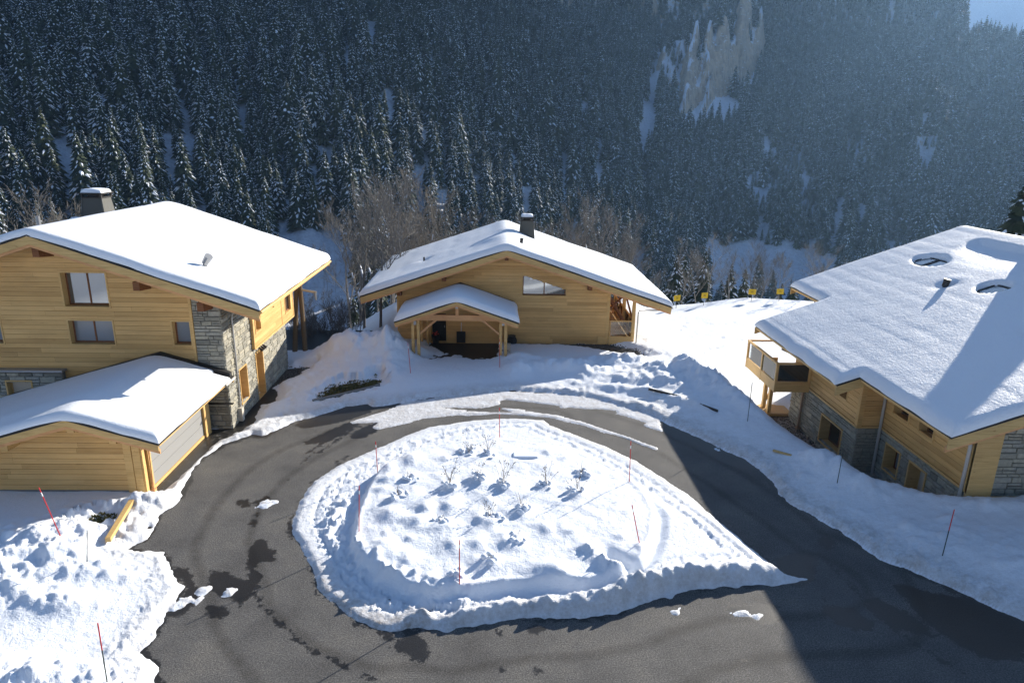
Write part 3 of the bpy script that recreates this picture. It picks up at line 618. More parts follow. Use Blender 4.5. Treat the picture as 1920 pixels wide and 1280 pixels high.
def boards(fr, parent, z0, z1, span, openings=(), me=None, d=0.0, longest=5.2, pitch=PITCH):
    """weatherboards course by course; span(z) -> (s0, s1); openings (s0, s1, z0, z1) or (.., fn)"""
    me = me or PLANK; n = 0; z = z0
    while z < z1-.02:
        sp = span(z+pitch*.5)
        if sp and sp[1]-sp[0] > .05:
            iv = [sp]
            for op in openings:
                zc = z+pitch*.5
                if not (op[2] < zc < op[3]): continue
                a, b = (op[4](zc) if len(op) > 4 else (op[0], op[1]))
                nx = []
                for s0, s1 in iv:
                    if b <= s0 or a >= s1: nx.append((s0, s1)); continue
                    if a > s0+.02: nx.append((s0, a))
                    if b < s1-.02: nx.append((b, s1))
                iv = nx
            for s0, s1 in iv:
                cuts = [s0]
                while s1-cuts[-1] > longest: cuts.append(cuts[-1]+rnd.uniform(2.6, longest-.6))
                if len(cuts) > 1 and s1-cuts[-1] < .5: cuts.pop()
                cuts.append(s1)
                for a, b in zip(cuts[:-1], cuts[1:]):
                    o = bpy.data.objects.new('plank', me); COL.objects.link(o); o.parent = parent
                    o.matrix_basis = fr.mtx(a+.002, d, z, b-a-.004, 1, 1); n += 1
        z += pitch
    return n
def stone_mesh(k):
    r = random.Random(100+k); j = lambda a: r.uniform(-a, a)
    b = [(0, .10, 0), (1, .10, 0), (1, .10, 1), (0, .10, 1)]
    m = [(0+abs(j(.03)), .0, abs(j(.07))), (1-abs(j(.03)), .0, abs(j(.07))), (1-abs(j(.03)), .0, 1-abs(j(.07))), (abs(j(.03)), .0, 1-abs(j(.07)))]
    t = [(.06+j(.03), -.022+j(.008), .14+j(.06)), (.94+j(.03), -.022+j(.008), .14+j(.06)), (.94+j(.03), -.022+j(.008), .86+j(.06)), (.06+j(.03), -.022+j(.008), .86+j(.06))]
    f = []
    for a in (0, 4):
        for i in range(4): f.append((a+i, a+(i+1) % 4, a+4+(i+1) % 4, a+4+i))
    f.append((8, 9, 10, 11))
    return mesh('stone', b+m+t, f, 'stone')
STONES = [stone_mesh(k) for k in range(8)]
def stonework(fr, s0, s1, z0, z1f, openings, out, avg=.46, seed=1):
    """courses of rubble stone; collects (matrix, variant, apparent size)"""
    r = random.Random(seed); z = z0
    zmax = max(z1f(s0), z1f(s1))
    while z < zmax-.05:
        h = r.choice((.12, .15, .18, .22, .26, .31)); s = s0-r.random()*.0
        while s < s1-.03:
            w = min(avg*r.uniform(.45, 1.75), s1-s)
            if s1-(s+w) < .14: w = s1-s
            iv = [(s, s+w)]
            for op in openings:
                if op[2] < z+h*.5 < op[3]:
                    nx = []
                    for a, b in iv:
                        if op[1] <= a or op[0] >= b: nx.append((a, b)); continue
                        if op[0] > a+.03: nx.append((a, op[0]))
                        if op[1] < b-.03: nx.append((op[1], b))
                    iv = nx
            top = z1f(s+w/2)
            for a, b in iv:
                hh = min(h, top-z)
                if hh < .04: continue
                if hh > .19 and r.random() < .3: parts = ((0, .5), (.5, .5))
                else: parts = ((0, 1),)
                for q, k in parts:
                    mt = fr.mtx(a+.007, r.uniform(-.006, .014), z+hh*q+.007, b-a-.014, 1, hh*k-.014)
                    p = mt.translation; dist = (p-Vector(CAM)).length
                    out.append((mt, r.randrange(8), (b-a)*hh*k/dist**2))
            s += w
        z += h
def wall_sheet(fr, mb, s0, s1, z0, z1f, openings, d=-.04, mi=0):
    """backing of a wall, pieced round its openings"""
    cs = sorted({s0, s1, *[c for o in openings for c in o[:2] if s0 < c < s1]})
    for a, b in zip(cs[:-1], cs[1:]):
        zs = [z0]
        for o in sorted(openings, key=lambda q: q[2]):
            if o[0] < (a+b)/2 < o[1]: zs += [o[2], o[3]]
        zs.append(None)
        for i in range(0, len(zs), 2):
            lo, hi = zs[i], zs[i+1]
            if hi is None: ta, tb = z1f(a), z1f(b)
            else: ta = tb = min(hi, max(z1f(a), z1f(b)))
            if max(ta, tb) <= lo: continue
            n = 0; v = [fr.pt(a, d, lo), fr.pt(b, d, lo), fr.pt(b, d, tb), fr.pt(a, d, ta)]; mb.add(v, [(0, 1, 2, 3)], mi)
def place_stones(lst, parent, keep=285):
    lst = sorted(lst, key=lambda q: -q[2])
    for mt, k, _ in lst[:keep]:
        o = bpy.data.objects.new('stone', STONES[k]); COL.objects.link(o); o.parent = parent; o.matrix_basis = mt
    rest = lst[keep:]
    if rest:
        v = []; f = []
        for mt, k, _ in rest:
            n = len(v); v += [tuple(mt @ q.co) for q in STONES[k].vertices]; f += [[i+n for i in p.vertices] for p in STONES[k].polygons]
        o = obj('small_stones', mesh('small_stones', v, f, 'stone'), parent, 'stuff')
def window(fr, parent, s0, s1, z0, z1, depth=.22, panes=2, glass='glass', trim=.07, name='window', pane_name='pane', frame_mat='brown', trim_mat='timber', sill=True, ztop2=None):
    """reveal boards, trim, frame, mullions (one mesh each kind) and one object per pane; ztop2: height of the top at s1 when it slopes"""
    zt = (lambda s: z1) if ztop2 is None else (lambda s: z1+(ztop2-z1)*(s-s0)/(s1-s0))
    w = MB(); fw = .07
    def quadbar(a0, a1, d0, d1, b0, b1, t0, t1):
        v = [fr.pt(a, d, z) for a, zb, ztp in ((a0, b0, t0), (a1, b1, t1)) for d in (d0, d1) for z in (zb, ztp)]
        w.add(v, [(0, 1, 3, 2), (4, 6, 7, 5), (0, 4, 5, 1), (2, 3, 7, 6), (0, 2, 6, 4), (1, 5, 7, 3)])
    d0, d1 = -depth-.05, -depth
    quadbar(s0, s0+fw, d0, d1, z0, z0, zt(s0), zt(s0+fw)); quadbar(s1-fw, s1, d0, d1, z0, z0, zt(s1-fw), zt(s1))
    quadbar(s0+fw, s1-fw, d0, d1, z0, z0, z0+fw, z0+fw); quadbar(s0+fw, s1-fw, d0, d1, zt(s0+fw)-fw, zt(s1-fw)-fw, zt(s0+fw), zt(s1-fw))
    step = (s1-s0-2*fw)/panes
    for k in range(1, panes): c = s0+fw+step*k; quadbar(c-.035, c+.035, d0, d1+.004, z0+fw, z0+fw, zt(c-.035)-fw, zt(c+.035)-fw)
    wo = w.build(name, frame_mat, parent)
    t = MB(); b = .025
    def tb(a0, a1, d0, d1, b0, b1, t0, t1):
        v = [fr.pt(a, d, z) for a, zb, ztp in ((a0, b0, t0), (a1, b1, t1)) for d in (d0, d1) for z in (zb, ztp)]
        t.add(v, [(0, 1, 3, 2), (4, 6, 7, 5), (0, 4, 5, 1), (2, 3, 7, 6), (0, 2, 6, 4), (1, 5, 7, 3)])
    o = .055
    tb(s0-trim, s0, -depth, o, z0-trim, z0-trim, zt(s0-trim)+trim, zt(s0)+trim); tb(s1, s1+trim, -depth, o, z0-trim, z0-trim, zt(s1)+trim, zt(s1+trim)+trim)
    tb(s0, s1, -depth, o, z0-trim, z0-trim, z0, z0); tb(s0, s1, -depth, o, zt(s0), zt(s1), zt(s0)+trim, zt(s1)+trim)
    t.build('surround', trim_mat, wo)
    for k in range(panes):
        a0 = s0+fw+step*k+(.035 if k else 0); a1 = s0+fw+step*(k+1)-(.035 if k < panes-1 else 0)
        q = MB(); v = [fr.pt(a, d, z) for a, ztp in ((a0, zt(a0)-fw), (a1, zt(a1)-fw)) for d in (-depth-.035, -depth-.02) for z in (z0+fw, ztp)]
        q.add(v, [(0, 1, 3, 2), (4, 6, 7, 5), (0, 4, 5, 1), (2, 3, 7, 6), (0, 2, 6, 4), (1, 5, 7, 3)]); q.build(pane_name, glass, wo)
    return wo
def door(fr, parent, s0, s1, z0, z1, depth=.3, m='door', trim_mat='timber', name='door'):
    w = MB(); fr.box(w, s0+.05, s1-.05, -depth-.05, -depth, z0, z1-.05); wo = w.build(name, m, parent)
    t = MB()
    fr.box(t, s0-.07, s0+.0, -depth, .055, z0, z1+.07); fr.box(t, s1, s1+.07, -depth, .055, z0, z1+.07); fr.box(t, s0, s1, -depth, .055, z1, z1+.07); fr.box(t, s0, s1, -depth, .03, z0-.06, z0)
    fr.box(t, s0, s0+.05, -depth-.06, -depth+.02, z0, z1); fr.box(t, s1-.05, s1, -depth-.06, -depth+.02, z0, z1); fr.box(t, s0, s1, -depth-.06, -depth+.02, z1-.05, z1)
    t.build('surround', trim_mat, wo)
    h = MB(); fr.box(h, s1-.17, s1-.13, -depth, -depth+.05, z0+.95, z0+1.1); h.build('handle', 'metal', wo)
    return wo
def gable_roof(parent, xr, zr, xl, xe, y0, y1, tl, te, deck=.24, barge=.36, eb=.26):
    """ridge along y. deck + tiles as one part; boards, purlin ends and snow are its sub-parts"""
    zl, ze = zr-tl*(xr-xl), zr-te*(xe-xr); mb = MB()
    def slab(x0, z0, x1, z1, ya, yb, t0, t1, mi):
        v = [(x, y, z-t) for x, z in ((x0, z0), (x1, z1)) for y in (ya, yb) for t in (t0, t1)]
        mb.add(v, [(0, 1, 3, 2), (4, 6, 7, 5), (0, 4, 5, 1), (2, 3, 7, 6), (0, 2, 6, 4), (1, 5, 7, 3)], mi)
    slab(xl+.05, zl+.05*tl, xr, zr, y0+.06, y1-.06, .06, deck, 0); slab(xr, zr, xe-.05, ze+.05*te, y0+.06, y1-.06, .06, deck, 0)
    slab(xl-.04, zl-.04*tl, xr, zr, y0-.04, y1+.04, -.01, .05, 1); slab(xr, zr, xe+.04, ze-.04*te, y0-.04, y1+.04, -.01, .05, 1)
    roof = mb.build('roof', ['timber', 'tile'], parent)
    for ya, yb, inner in ((y0, y0+.055, 1), (y1-.055, y1, 1)):
        for x0, z0, x1, z1 in ((xl, zl, xr, zr), (xr, zr, xe, ze)):
            b = MB(); v = [(x, y, z-t) for x, z in ((x0, z0), (x1, z1)) for y in (ya, yb) for t in (.052, barge)]
            b.add(v, [(0, 1, 3, 2), (4, 6, 7, 5), (0, 4, 5, 1), (2, 3, 7, 6), (0, 2, 6, 4), (1, 5, 7, 3)]); b.build('bargeboard', 'barge', roof)
            if ya == y0:
                b = MB(); v = [(x, y, z-t) for x, z in ((x0, z0), (x1, z1)) for y in (ya+.07, ya+.13) for t in (barge-.05, barge+.13)]
                b.add(v, [(0, 1, 3, 2), (4, 6, 7, 5), (0, 4, 5, 1), (2, 3, 7, 6), (0, 2, 6, 4), (1, 5, 7, 3)]); b.build('rafter', 'pink', roof)
    for xx, zz, q in ((xl, zl, -1), (xe, ze, 1)):
        b = MB(); b.box(xx-.03, xx+.03, y0+.06, y1-.06, zz-eb, zz-.055); b.build('eaves_board', 'timber', roof)
    return roof
def snow_slab(parent, poly, zroof, thick, m='roof_snow', h=.22, brk=.28, holes=(), extra=None, name='snow_cover', wob=.05, seed=3):
    """a layer of snow on a roof: rounded rim, real thickness"""
    px = sorted({p[0] for p in poly}); py = sorted({p[1] for p in poly})
    def lines(b, extra_lines=()):
        l = list(np.arange(b[0], b[-1], h))
        for c in b:
            for k in (0, .012, .035, .07, .12, .18, .26): l += [c-k, c+k]
        l = sorted(q for q in l if b[0]-1e-6 <= q <= b[-1]+1e-6); o = [l[0]]
        for q in l[1:]:
            if q-o[-1] > .009: o.append(q)
        if b[-1]-o[-1] > 1e-4: o.append(b[-1])
        return np.array(o)
    gx_, gy_ = lines(px), lines(py); x, y = np.meshgrid(gx_, gy_)
    d = sdf(poly, x, y); d = np.where(np.abs(d) < 1e-6, 0, d); q = np.clip(d/brk, 0, 1)
    t = thick*np.sqrt(np.clip(1-(1-q)**2, 0, 1))*(1+.10*fbm(x*.35, y*.35, 3, seed))+.012*fbm(x*1.5, y*1.5, 3, seed+1)*q
    if extra is not None: t = t+extra(x, y)*q
    for hx, hy, rx, ry in holes:
        e = np.sqrt(((x-hx)/rx)**2+((y-hy)/ry)**2)+.06*vn(x*2, y*2, 5); t = t*ss(.84, 1.20, e)-.16*ss(.98, .80, e)
    wx = wob*fbm(x*.9, y*.9, 3, seed+2)*(1-q)*1.5; wy = wob*fbm(x*.9+9, y*.9, 3, seed+3)*(1-q)*1.5
    # the rim bulges a little past the tiles
    f = gridfaces(*x.shape); cx = x.ravel()[f].mean(1); cy = y.ravel()[f].mean(1)
    f = f[sdf(poly, cx, cy) > 0]
    z = zroof(x, y)+t
    v = np.stack([(x+wx).ravel(), (y+wy).ravel(), z.ravel()], 1)
    # skirt under the rim
    u, inv = np.unique(f, return_inverse=True); return obj(name, mesh(name, v[u], inv.reshape(-1, 4), m, smooth=True), parent)
def smooth_ridge(xr, zr, tl, te, k=.35):
    return lambda x, y: zr-np.where(x < xr, tl, te)*(np.sqrt((x-xr)**2+k*k)-k*.35)+0.02
def purlin(parent, x, y0, y1, z, w=.22, h=.26, m='brown', taper=.35):
    b = MB(); v = []
    for y, hh in ((y0, h*(1-taper)), (y1, h)): v += [(x-w/2, y, z-hh), (x+w/2, y, z-hh), (x+w/2, y, z), (x-w/2, y, z)]
    b.add(v, [(0, 1, 2, 3), (7, 6, 5, 4), (0, 4, 5, 1), (1, 5, 6, 2), (2, 6, 7, 3), (3, 7, 4, 0)]); return b.build('purlin', m, parent)
def downpipe(parent, pts, r=.045, m='zinc'):
    b = MB(); b.tube(pts, r, 8)
    for i in range(1, len(pts)-1): b.ball(pts[i], r*1.25, 8)
    b.box(pts[-1][0]-r*1.7, pts[-1][0]+r*1.7, pts[-1][1]-r*1.7, pts[-1][1]+r*1.7, pts[-1][2], pts[-1][2]+.12)
    return b.build('downpipe', m, parent)
def chimney(parent, x, y, z0, z1, w0, w1, capw):
    b = MB(); v = [(x+sx*w, y+sy*w, z) for z, w in ((z0, w0/2), (z1, w1/2)) for sx, sy in ((-1, -1), (1, -1), (1, 1), (-1, 1))]
    b.add(v, [(0, 1, 5, 4), (1, 2, 6, 5), (2, 3, 7, 6), (3, 0, 4, 7), (4, 5, 6, 7)])
    for i in range(4):
        b.beam(v[i], v[i+4], .05, .05)
    c = b.build('chimney', 'chimney', parent)
    k = MB(); w = w1/2
    k.box(x-w-.05, x+w+.05, y-w-.05, y+w+.05, z1, z1+.06)
    for sx, sy in ((-1, -1), (1, -1), (1, 1), (-1, 1)): k.box(x+sx*w-.04, x+sx*w+.04, y+sy*w-.04, y+sy*w+.04, z1+.06, z1+.22)
    k.box(x-w*.6, x+w*.6, y-w*.6, y+w*.6, z1+.06, z1+.2)
    k.box(x-capw/2, x+capw/2, y-capw/2, y+capw/2, z1+.22, z1+.29); k.build('cowl', 'dark_metal', c)
    n = 9; g = np.linspace(-1, 1, n*2+1); gx_, gy_ = np.meshgrid(g, g)
    t = (1-np.abs(gx_)**5)*(1-np.abs(gy_)**5); s_ = capw/2*1.02
    v = np.stack([x+gx_*s_*(.86+.14*np.sqrt(t)), y+gy_*s_*(.86+.14*np.sqrt(t)), z1+.285+.22*np.sqrt(t)*(1+.1*vn(gx_*1.5, gy_*1.5, int(x*10)))], -1).reshape(-1, 3)
    obj('snow_cap', mesh('snow_cap', v, gridfaces(*gx_.shape), 'clean_snow', smooth=True), c)
    return c
def vent(parent, x, y, z, tilt=0, h=.42, r=.08, m='dark_metal'):
    b = MB(); b.tube([(x, y, z-.1), (x, y, z+h*.6)], r*.8, 10); b.tube([(x-.0, y, z+h*.45), (x+.2*tilt, y-.1*abs(tilt), z+h)], [r*1.25, r*1.6], 10)
    b.box(x-.22, x+.16, y-.18, y+.18, z-.06, z-.02); return b.build('vent_pipe', m, parent)

# ------------------------------------------------------------------ the chalet on the left
chl = empty('chalet', (-18, 30.4, 0), 'large timber and stone chalet on the left with a low garage in front of it', 'chalet', 'snow-roofed chalets round the turning circle')
XR, ZR, TS = -19.64, 9.32, .337
under = lambda x: ZR-TS*abs(x-XR)-.30
F1 = Frame(0, 30.4, 1, 0)      # gable wall towards the road
F2 = Frame(-12.5, 0, 0, 1)     # side wall
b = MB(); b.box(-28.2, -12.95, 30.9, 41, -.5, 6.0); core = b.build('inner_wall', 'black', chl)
tw = MB(); win = [(-19.36, -17.40, 5.94, 7.48), (-19.36, -17.40, 4.18, 5.28), (-14.72, -13.93, 4.18, 5.28), (-24.4, -22.42, 4.18, 5.28)]
z1f = lambda s: under(s)+.02
wall_sheet(F1, tw, -28.2, -13.84, 0, z1f, win, -.034); timber_wall = tw.build('timber_wall', 'plank', chl)
def span1(z):
    hw = (ZR-.28-z)/TS; a, c = XR-hw, XR+hw
    a = max(a, -28.2 if z > 2.95 else -19.9); c = min(c, -13.86); return (a, c) if c > a else None
boards(F1, timber_wall, 1.32, 9.3, span1, win)
window(F1, chl, *win[0], depth=.3, glass='coated'); window(F1, chl, *win[1], depth=.25, glass='blind'); window(F1, chl, *win[2], depth=.25, panes=1, glass='blind'); window(F1, chl, *win[3], depth=.25, glass='blind')
t = MB(); F1.box(t, -13.88, -13.76, -.03, .05, 2.2, 6.75); t.each('corner_board', 'timber', chl)
# stone pier, stone side wall
so = [(31.82, 32.78, .72, 2.44), (34.2, 35.22, .02, 2.5)]
st = MB(); wall_sheet(F1, st, -13.76, -12.5, -.3, z1f, [], -.03); wall_sheet(F2, st, 30.4, 33.93, -.3, lambda s: under(-12.5)+.02, so, -.03)
wall_sheet(F2, st, 33.93, 39.5, -.3, lambda s: 2.93, [so[1]], -.03); st.box(-13.5, -12.53, 39.3, 39.5, -1.5, 2.93)
stone_wall = st.build('stone_wall', 'mortar', chl); lst = []
stonework(F1, -13.76, -12.5, 0, lambda s: under(s), [], lst, .42, 4)
stonework(F2, 30.4, 33.93, -.02, lambda s: under(-12.5), so, lst, .5, 5); stonework(F2, 33.93, 39.5, -.05, lambda s: 2.93, [so[1]], lst, .5, 6)
place_stones(lst, stone_wall)
# upper side wall in timber, standing out a little over the stone
F2b = Frame(-12.38, 0, 0, 1); uo = [(34.25, 35.0, 3.7, 4.95), (39.35, 40.35, 3.45, 4.75)]
tw = MB(); wall_sheet(F2b, tw, 33.93, 40.85, 2.96, lambda s: under(-12.4)+.02, uo, -.034); tw.box(-13.6, -12.42, 40.8, 40.86, 2.96, 6.4); tw.box(-13.6, -12.42, 33.93, 40.86, 2.93, 2.97)
side_wall = tw.build('timber_wall', 'plank', chl); boards(F2b, side_wall, 2.97, 6.4, lambda z: (33.95, 40.84), uo)
window(F2b, chl, *uo[0], depth=.22, panes=1, glass='glass', frame_mat='reveal'); window(F2b, chl, *uo[1], depth=.06, panes=2, frame_mat='brown')
t = MB(); F2b.box(t, 33.85, 33.93, -.15, .05, 2.9, 6.4); F2b.box(t, 33.93, 40.9, -.02, .06, 2.86, 2.96); F2b.box(t, 40.85, 40.95, -.1, .05, 2.9, 6.3); F2b.box(t, 38.6, 38.68, .03, .05, 2.97, 6.3); t.each('corner_board', 'timber', chl)
window(F2, chl, *so[0], depth=.30, panes=1, glass='blind', frame_mat='reveal', trim=.05); door(F2, chl, *so[1], depth=.45, m='reveal')
downpipe(chl, [(-11.3, 31.0, 6.0), (-12.3, 31.45, 5.5), (-12.42, 31.45, 5.2), (-12.42, 31.45, .1)])
b = MB(); b.box(-12.5, -12.28, 31.2, 31.45, .05, .72); b.build('meter_box', 'beige', chl)
b = MB()
for k in range(3): b.tube([(-12.5, 34.55+.28*k, 2.82), (-12.28, 34.55+.28*k, 2.74)], .035, 6); b.tube([(-12.34, 34.55+.28*k, 2.76), (-12.18, 34.55+.28*k, 2.62)], [.05, .08], 8)
b.build('floodlight', 'dark_metal', chl)
# low stone wing with a door, left
low = MB(); F1b = Frame(0, 30.12, 1, 0); lo = [(-22.45, -21.36, .3, 2.42)]
wall_sheet(F1b, low, -26, -19.88, -.3, lambda s: 2.9, lo, -.03); low.box(-19.93, -19.9, 30.13, 30.4, -.3, 2.9); wing = low.build('stone_wall', 'mortar', chl); lst = []
stonework(F1b, -26, -19.88, 0, lambda s: 2.88, lo, lst, .45, 9); place_stones([q for q in lst if q[0].translation.x > -23.6], wing, 120)
b = MB(); b.box(-26, -19.8, 30.0, 30.42, 2.9, 3.0); b.build('coping', 'metal', chl)
door(F1b, chl, *lo[0], depth=.25)
roof = gable_roof(chl, XR, ZR, -29.0, -10.29, 29.1, 42.1, TS, TS, barge=.40)
for px in (XR, -15.6, -23.7, -12.95): purlin(roof, px+.02, 29.4, 30.5, under(px)-.36+(.06 if px == XR else 0), .28, .52, 'brown', .25)
b = MB(); b.tube([(-10.22, 29.1, 6.07), (-10.22, 42.1, 6.07)], .07, 8); b.tube([(-10.3, 31.2, 6.05), (-10.3, 31.2, 5.85), (-10.9, 31.1, 5.75), (-11.3, 31.0, 6.0)], .045, 8); b.build('gutter', 'timber', roof)
snow_slab(roof, [(-29.06, 29.04), (-10.2, 29.04), (-10.2, 42.16), (-29.06, 42.16)], smooth_ridge(XR, ZR, TS, TS), .34, h=.3,
          extra=lambda x, y: -.13*np.exp(-(np.hypot(x+13.6, (y-31.9)*1.2)/.45)**2)+.05*np.exp(-(np.hypot(x+14.2, y-32.6)/.7)**2)+.5*np.exp(-(np.hypot(x+23.1, y-38.2)/.6)**2)+.3*np.exp(-(np.hypot(x+25.6, y-38.6)/.5)**2))
vent(roof, -13.55, 31.85, 7.45, 1.4, .62, .12, 'metal')
chimney(roof, -22.35, 39.4, 7.9, 9.98, 1.5, 1.02, 1.26)
b = MB(); b.tube([(-25.55, 39, 7.2), (-25.55, 39, 8.95)], .12, 8); b.build('vent_pipe', 'metal', roof)

# ------------------------------------------------------------------ garage
gar = empty('garage', (-18, 27, 0), 'low timber garage with a grey sectional door and snow on its roof', 'garage')
GX, GZ, GT = -15.4, 3.64, .30
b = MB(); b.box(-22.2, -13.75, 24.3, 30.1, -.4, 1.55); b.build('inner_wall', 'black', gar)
F3 = Frame(0, 23.9, 1, 0); gund = lambda x: GZ-GT*abs(x-GX)-.26
tw = MB(); wall_sheet(F3, tw, -22.4, -13.42, -.3, lambda s: gund(s)+.03, [], -.034); gw = tw.build('timber_wall', 'plank', gar)
def span3(z):
    hw = (GZ-.22-z)/GT; return (max(GX-hw, -22.4), min(GX+hw, -14.0))
boards(F3, gw, .30, 3.4, span3)
b = MB(); F3.box(b, -22.4, -13.5, -.05, .012, -.2, .29); b.build('plinth', 'concrete', gar)
b = MB()
for a0, a1, d0, d1 in ((-14.0, -13.72, -.03, .05), (-13.70, -13.42, -.05, .03)): F3.box(b, a0, a1, d0, d1, .05, 2.85)
b.box(-13.42, -13.36, 23.93, 24.14, .02, 2.8); b.box(-13.42, -13.35, 24.33, 24.52, .02, 2.75); b.box(-13.9, -13.32, 29.42, 29.98, .0, 2.7); b.each('corner_board', 'timber', gar)
downpipe(gar, [(-12.4, 24.2, 2.55), (-13.25, 24.24, 2.35), (-13.28, 24.24, .06)], .05, 'pink')
b = MB(); b.box(-13.62, -13.5, 24.52, 29.42, -.3, 2.75); b.build('door_frame', 'timber', gar)
gd = MB(); gd.box(-13.5, -13.47, 24.55, 29.4, .02, 2.6); gd = gd.build('garage_door', 'door_grey', gar)
for k in range(5):
    b = MB(); z0 = .14+k*.49; b.box(-13.47, -13.425, 24.57, 29.38, z0+.008, z0+.482); b.build('door_panel', 'door_grey', gd)
b = MB(); b.box(-13.47, -13.40, 24.55, 29.4, 0.0, .13); b.build('door_sill', 'timber', gd)
groof = gable_roof(gar, GX, GZ, -22.9, -12.2, 22.98, 30.36, GT, GT, deck=.18, barge=.30, eb=.12)
for px in (GX, -13.95, -17.9): purlin(groof, px, 23.2, 23.95, gund(px)-.12+(.02 if px == GX else 0), .24, .30, 'timber', .1)
b = MB(); b.box(-22.9, -12.3, 30.22, 30.40, 1.3, 1.34)
for x0, x1 in ((-22.9, GX), (GX, -12.25)):
    z0, z1 = GZ-GT*abs(x0-GX), GZ-GT*abs(x1-GX); v = [(x, y, z+q) for x, z in ((x0, z0), (x1, z1)) for y in (30.12, 30.37) for q in (.0, .22)]
    b.add(v, [(0, 1, 3, 2), (4, 6, 7, 5), (0, 4, 5, 1), (2, 3, 7, 6), (0, 2, 6, 4), (1, 5, 7, 3)])
b.build('flashing', 'dark_metal', groof)
b = MB(); b.tube([(-12.15, 29.3, 2.60), (-12.15, 30.36, 2.60)], .06, 8); b.build('gutter', 'zinc', groof)
for i in range(7):
    for j in range(2):
        b = MB(); x0 = -12.98+j*.36; y0 = 29.62-.02+i*.0+(i % 7)*.105-.0; z = GZ-GT*abs(x0-GX)+.02
        b.beam((x0, y0, z+.03), (x0+.42, y0, z-.42*GT+.03), .10, .035); b.build('roof_tile', 'tile', groof)
snow_slab(groof, [(-22.95, 22.93), (-12.12, 22.93), (-12.12, 29.75), (-12.95, 29.75), (-12.95, 30.1), (-22.95, 30.1)], smooth_ridge(GX, GZ, GT, GT), .27, h=.24, seed=12,
          extra=lambda x, y: .05*fbm(x*.6, y*.6, 3, 70)-.10*ss(29.2, 30.1, y)-.08*ss(-13.3, -12.5, x)*ss(28.4, 29.8, y)+.10*np.exp(-((y-24.6)/.9)**2)*ss(-15, -17, x))

# ------------------------------------------------------------------ the chalet in the middle
chm = empty('chalet', (1, 45, 0), 'timber chalet in the middle with a carport against its gable wall', 'chalet', 'snow-roofed chalets round the turning circle')
MX, MZ, MT = .72, 6.69, .335
mund = lambda x: MZ-MT*abs(x-MX)-.30
F4 = Frame(0, 45, 1, 0)
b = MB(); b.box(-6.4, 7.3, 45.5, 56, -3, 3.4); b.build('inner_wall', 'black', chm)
trap = lambda z: (1.83, 4.75 if z < 3.9 else 1.83+(4.84-z)/.325)
mo = [(1.83, 4.75, 3.42, 4.84, trap), (-4.35, -3.3, .1, 2.15)]
tw = MB(); wall_sheet(F4, tw, -6.52, 7.78, -1.5, lambda s: mund(s)+.02, [*[(1.83+.365*i, 1.83+.365*(i+1), 3.42, 4.84-.365*(i+.5)*.325) for i in range(8)], mo[1]], -.036); tw.box(7.73, 7.77, 45.02, 56, -1.5, 4.2); tw.box(-6.52, -6.48, 45.02, 56, -3, 3.9); mw = tw.build('timber_wall', 'plank', chm)
def span4(z):
    hw = (MZ-.28-z)/MT; return (max(MX-hw, -6.5), min(MX+hw, 7.62)) if hw > .05 else None
boards(F4, mw, .12, 6.5, span4, mo)
window(F4, chm, 1.83, 4.75, 3.42, 4.84, depth=.16, panes=2, glass='coated', ztop2=3.88, sill=False)
door(F4, chm, *mo[1], depth=.25, m='black')
t = MB(); F4.box(t, 7.60, 7.80, -.05, .055, .1, 3.9); F4.box(t, -6.62, -6.48, -.05, .055, -.6, 3.9); F4.box(t, 7.05, 7.62, -.02, .10, .1, .62); t.each('corner_board', 'timber', chm)
# loggia on the right: posts, braces, rail, glass
for y in (45.05, 48.6, 52.3):
    b = MB(); b.box(9.35, 9.57, y-.11, y+.11, -.1, 3.1); b.build('post', 'timber', chm)
b = MB()
for y in (45.6, 48.9, 52.0): b.beam((9.4, y, .8), (7.9, y, 3.2), .12, .16)
b.beam((9.46, 48.4, 2.9), (9.46, 45.3, 1.7), .1, .14); b.beam((9.46, 52.1, 2.9), (9.46, 48.8, .9), .1, .14); b.beam((7.9, 46.5, 2.0), (9.4, 47.9, 3.0), .1, .12); b.each('brace', 'brown', chm)
dk = MB(); dk.box(7.8, 9.45, 45.1, 55.4, .35, .45); dk = dk.build('deck', 'timber', chm)
for k in range(11):
    b = MB(); b.box(7.82+k*.148, 7.82+k*.148+.138, 45.15, 55.3, .45, .485); b.build('deck_board', 'deck', dk)
b = MB(); b.box(7.82, 9.5, 44.95, 45.0, .0, .62); b.box(9.5, 9.55, 45.0, 55.4, .0, .62); b.each('apron_board', 'timber', chm)
b = MB(); b.box(7.82, 9.5, 44.93, 45.03, 1.66, 1.74); b.box(9.46, 9.58, 45.03, 55.4, 1.66, 1.74); b.box(7.84, 7.9, 44.95, 45.0, .62, 1.66)
for y in (46.8, 48.6, 50.4, 52.2): b.box(9.48, 9.55, y-.03, y+.03, .62, 1.66)
b.build('railing', 'timber', chm)
b = MB(); b.box(7.92, 9.4, 44.97, 44.985, .66, 1.64); b.build('glass_panel', 'clear', chm)
for y in (45.05, 46.83, 48.63, 50.43, 52.23):
    b = MB(); b.box(9.51, 9.525, y+.02, y+1.72, .66, 1.64); b.build('glass_panel', 'clear', chm)
downpipe(chm, [(11.5, 43.95, 2.75), (9.75, 44.6, 2.55), (9.68, 44.6, 2.4), (9.66, 44.6, .02)], .05)
mroof = gable_roof(chm, MX, MZ, -8.79, 11.66, 43.7, 57.1, MT, MT, barge=.40)
for px in (MX, -3.4, -6.35, 6.3): purlin(mroof, px, 44.2, 45.1, mund(px)-.24+(.05 if px == MX else 0), .24, .42, 'brown', .25)
b = MB(); b.tube([(11.72, 43.7, 2.95), (11.72, 57.1, 2.95)], .06, 8); b.build('gutter', 'zinc', mroof)
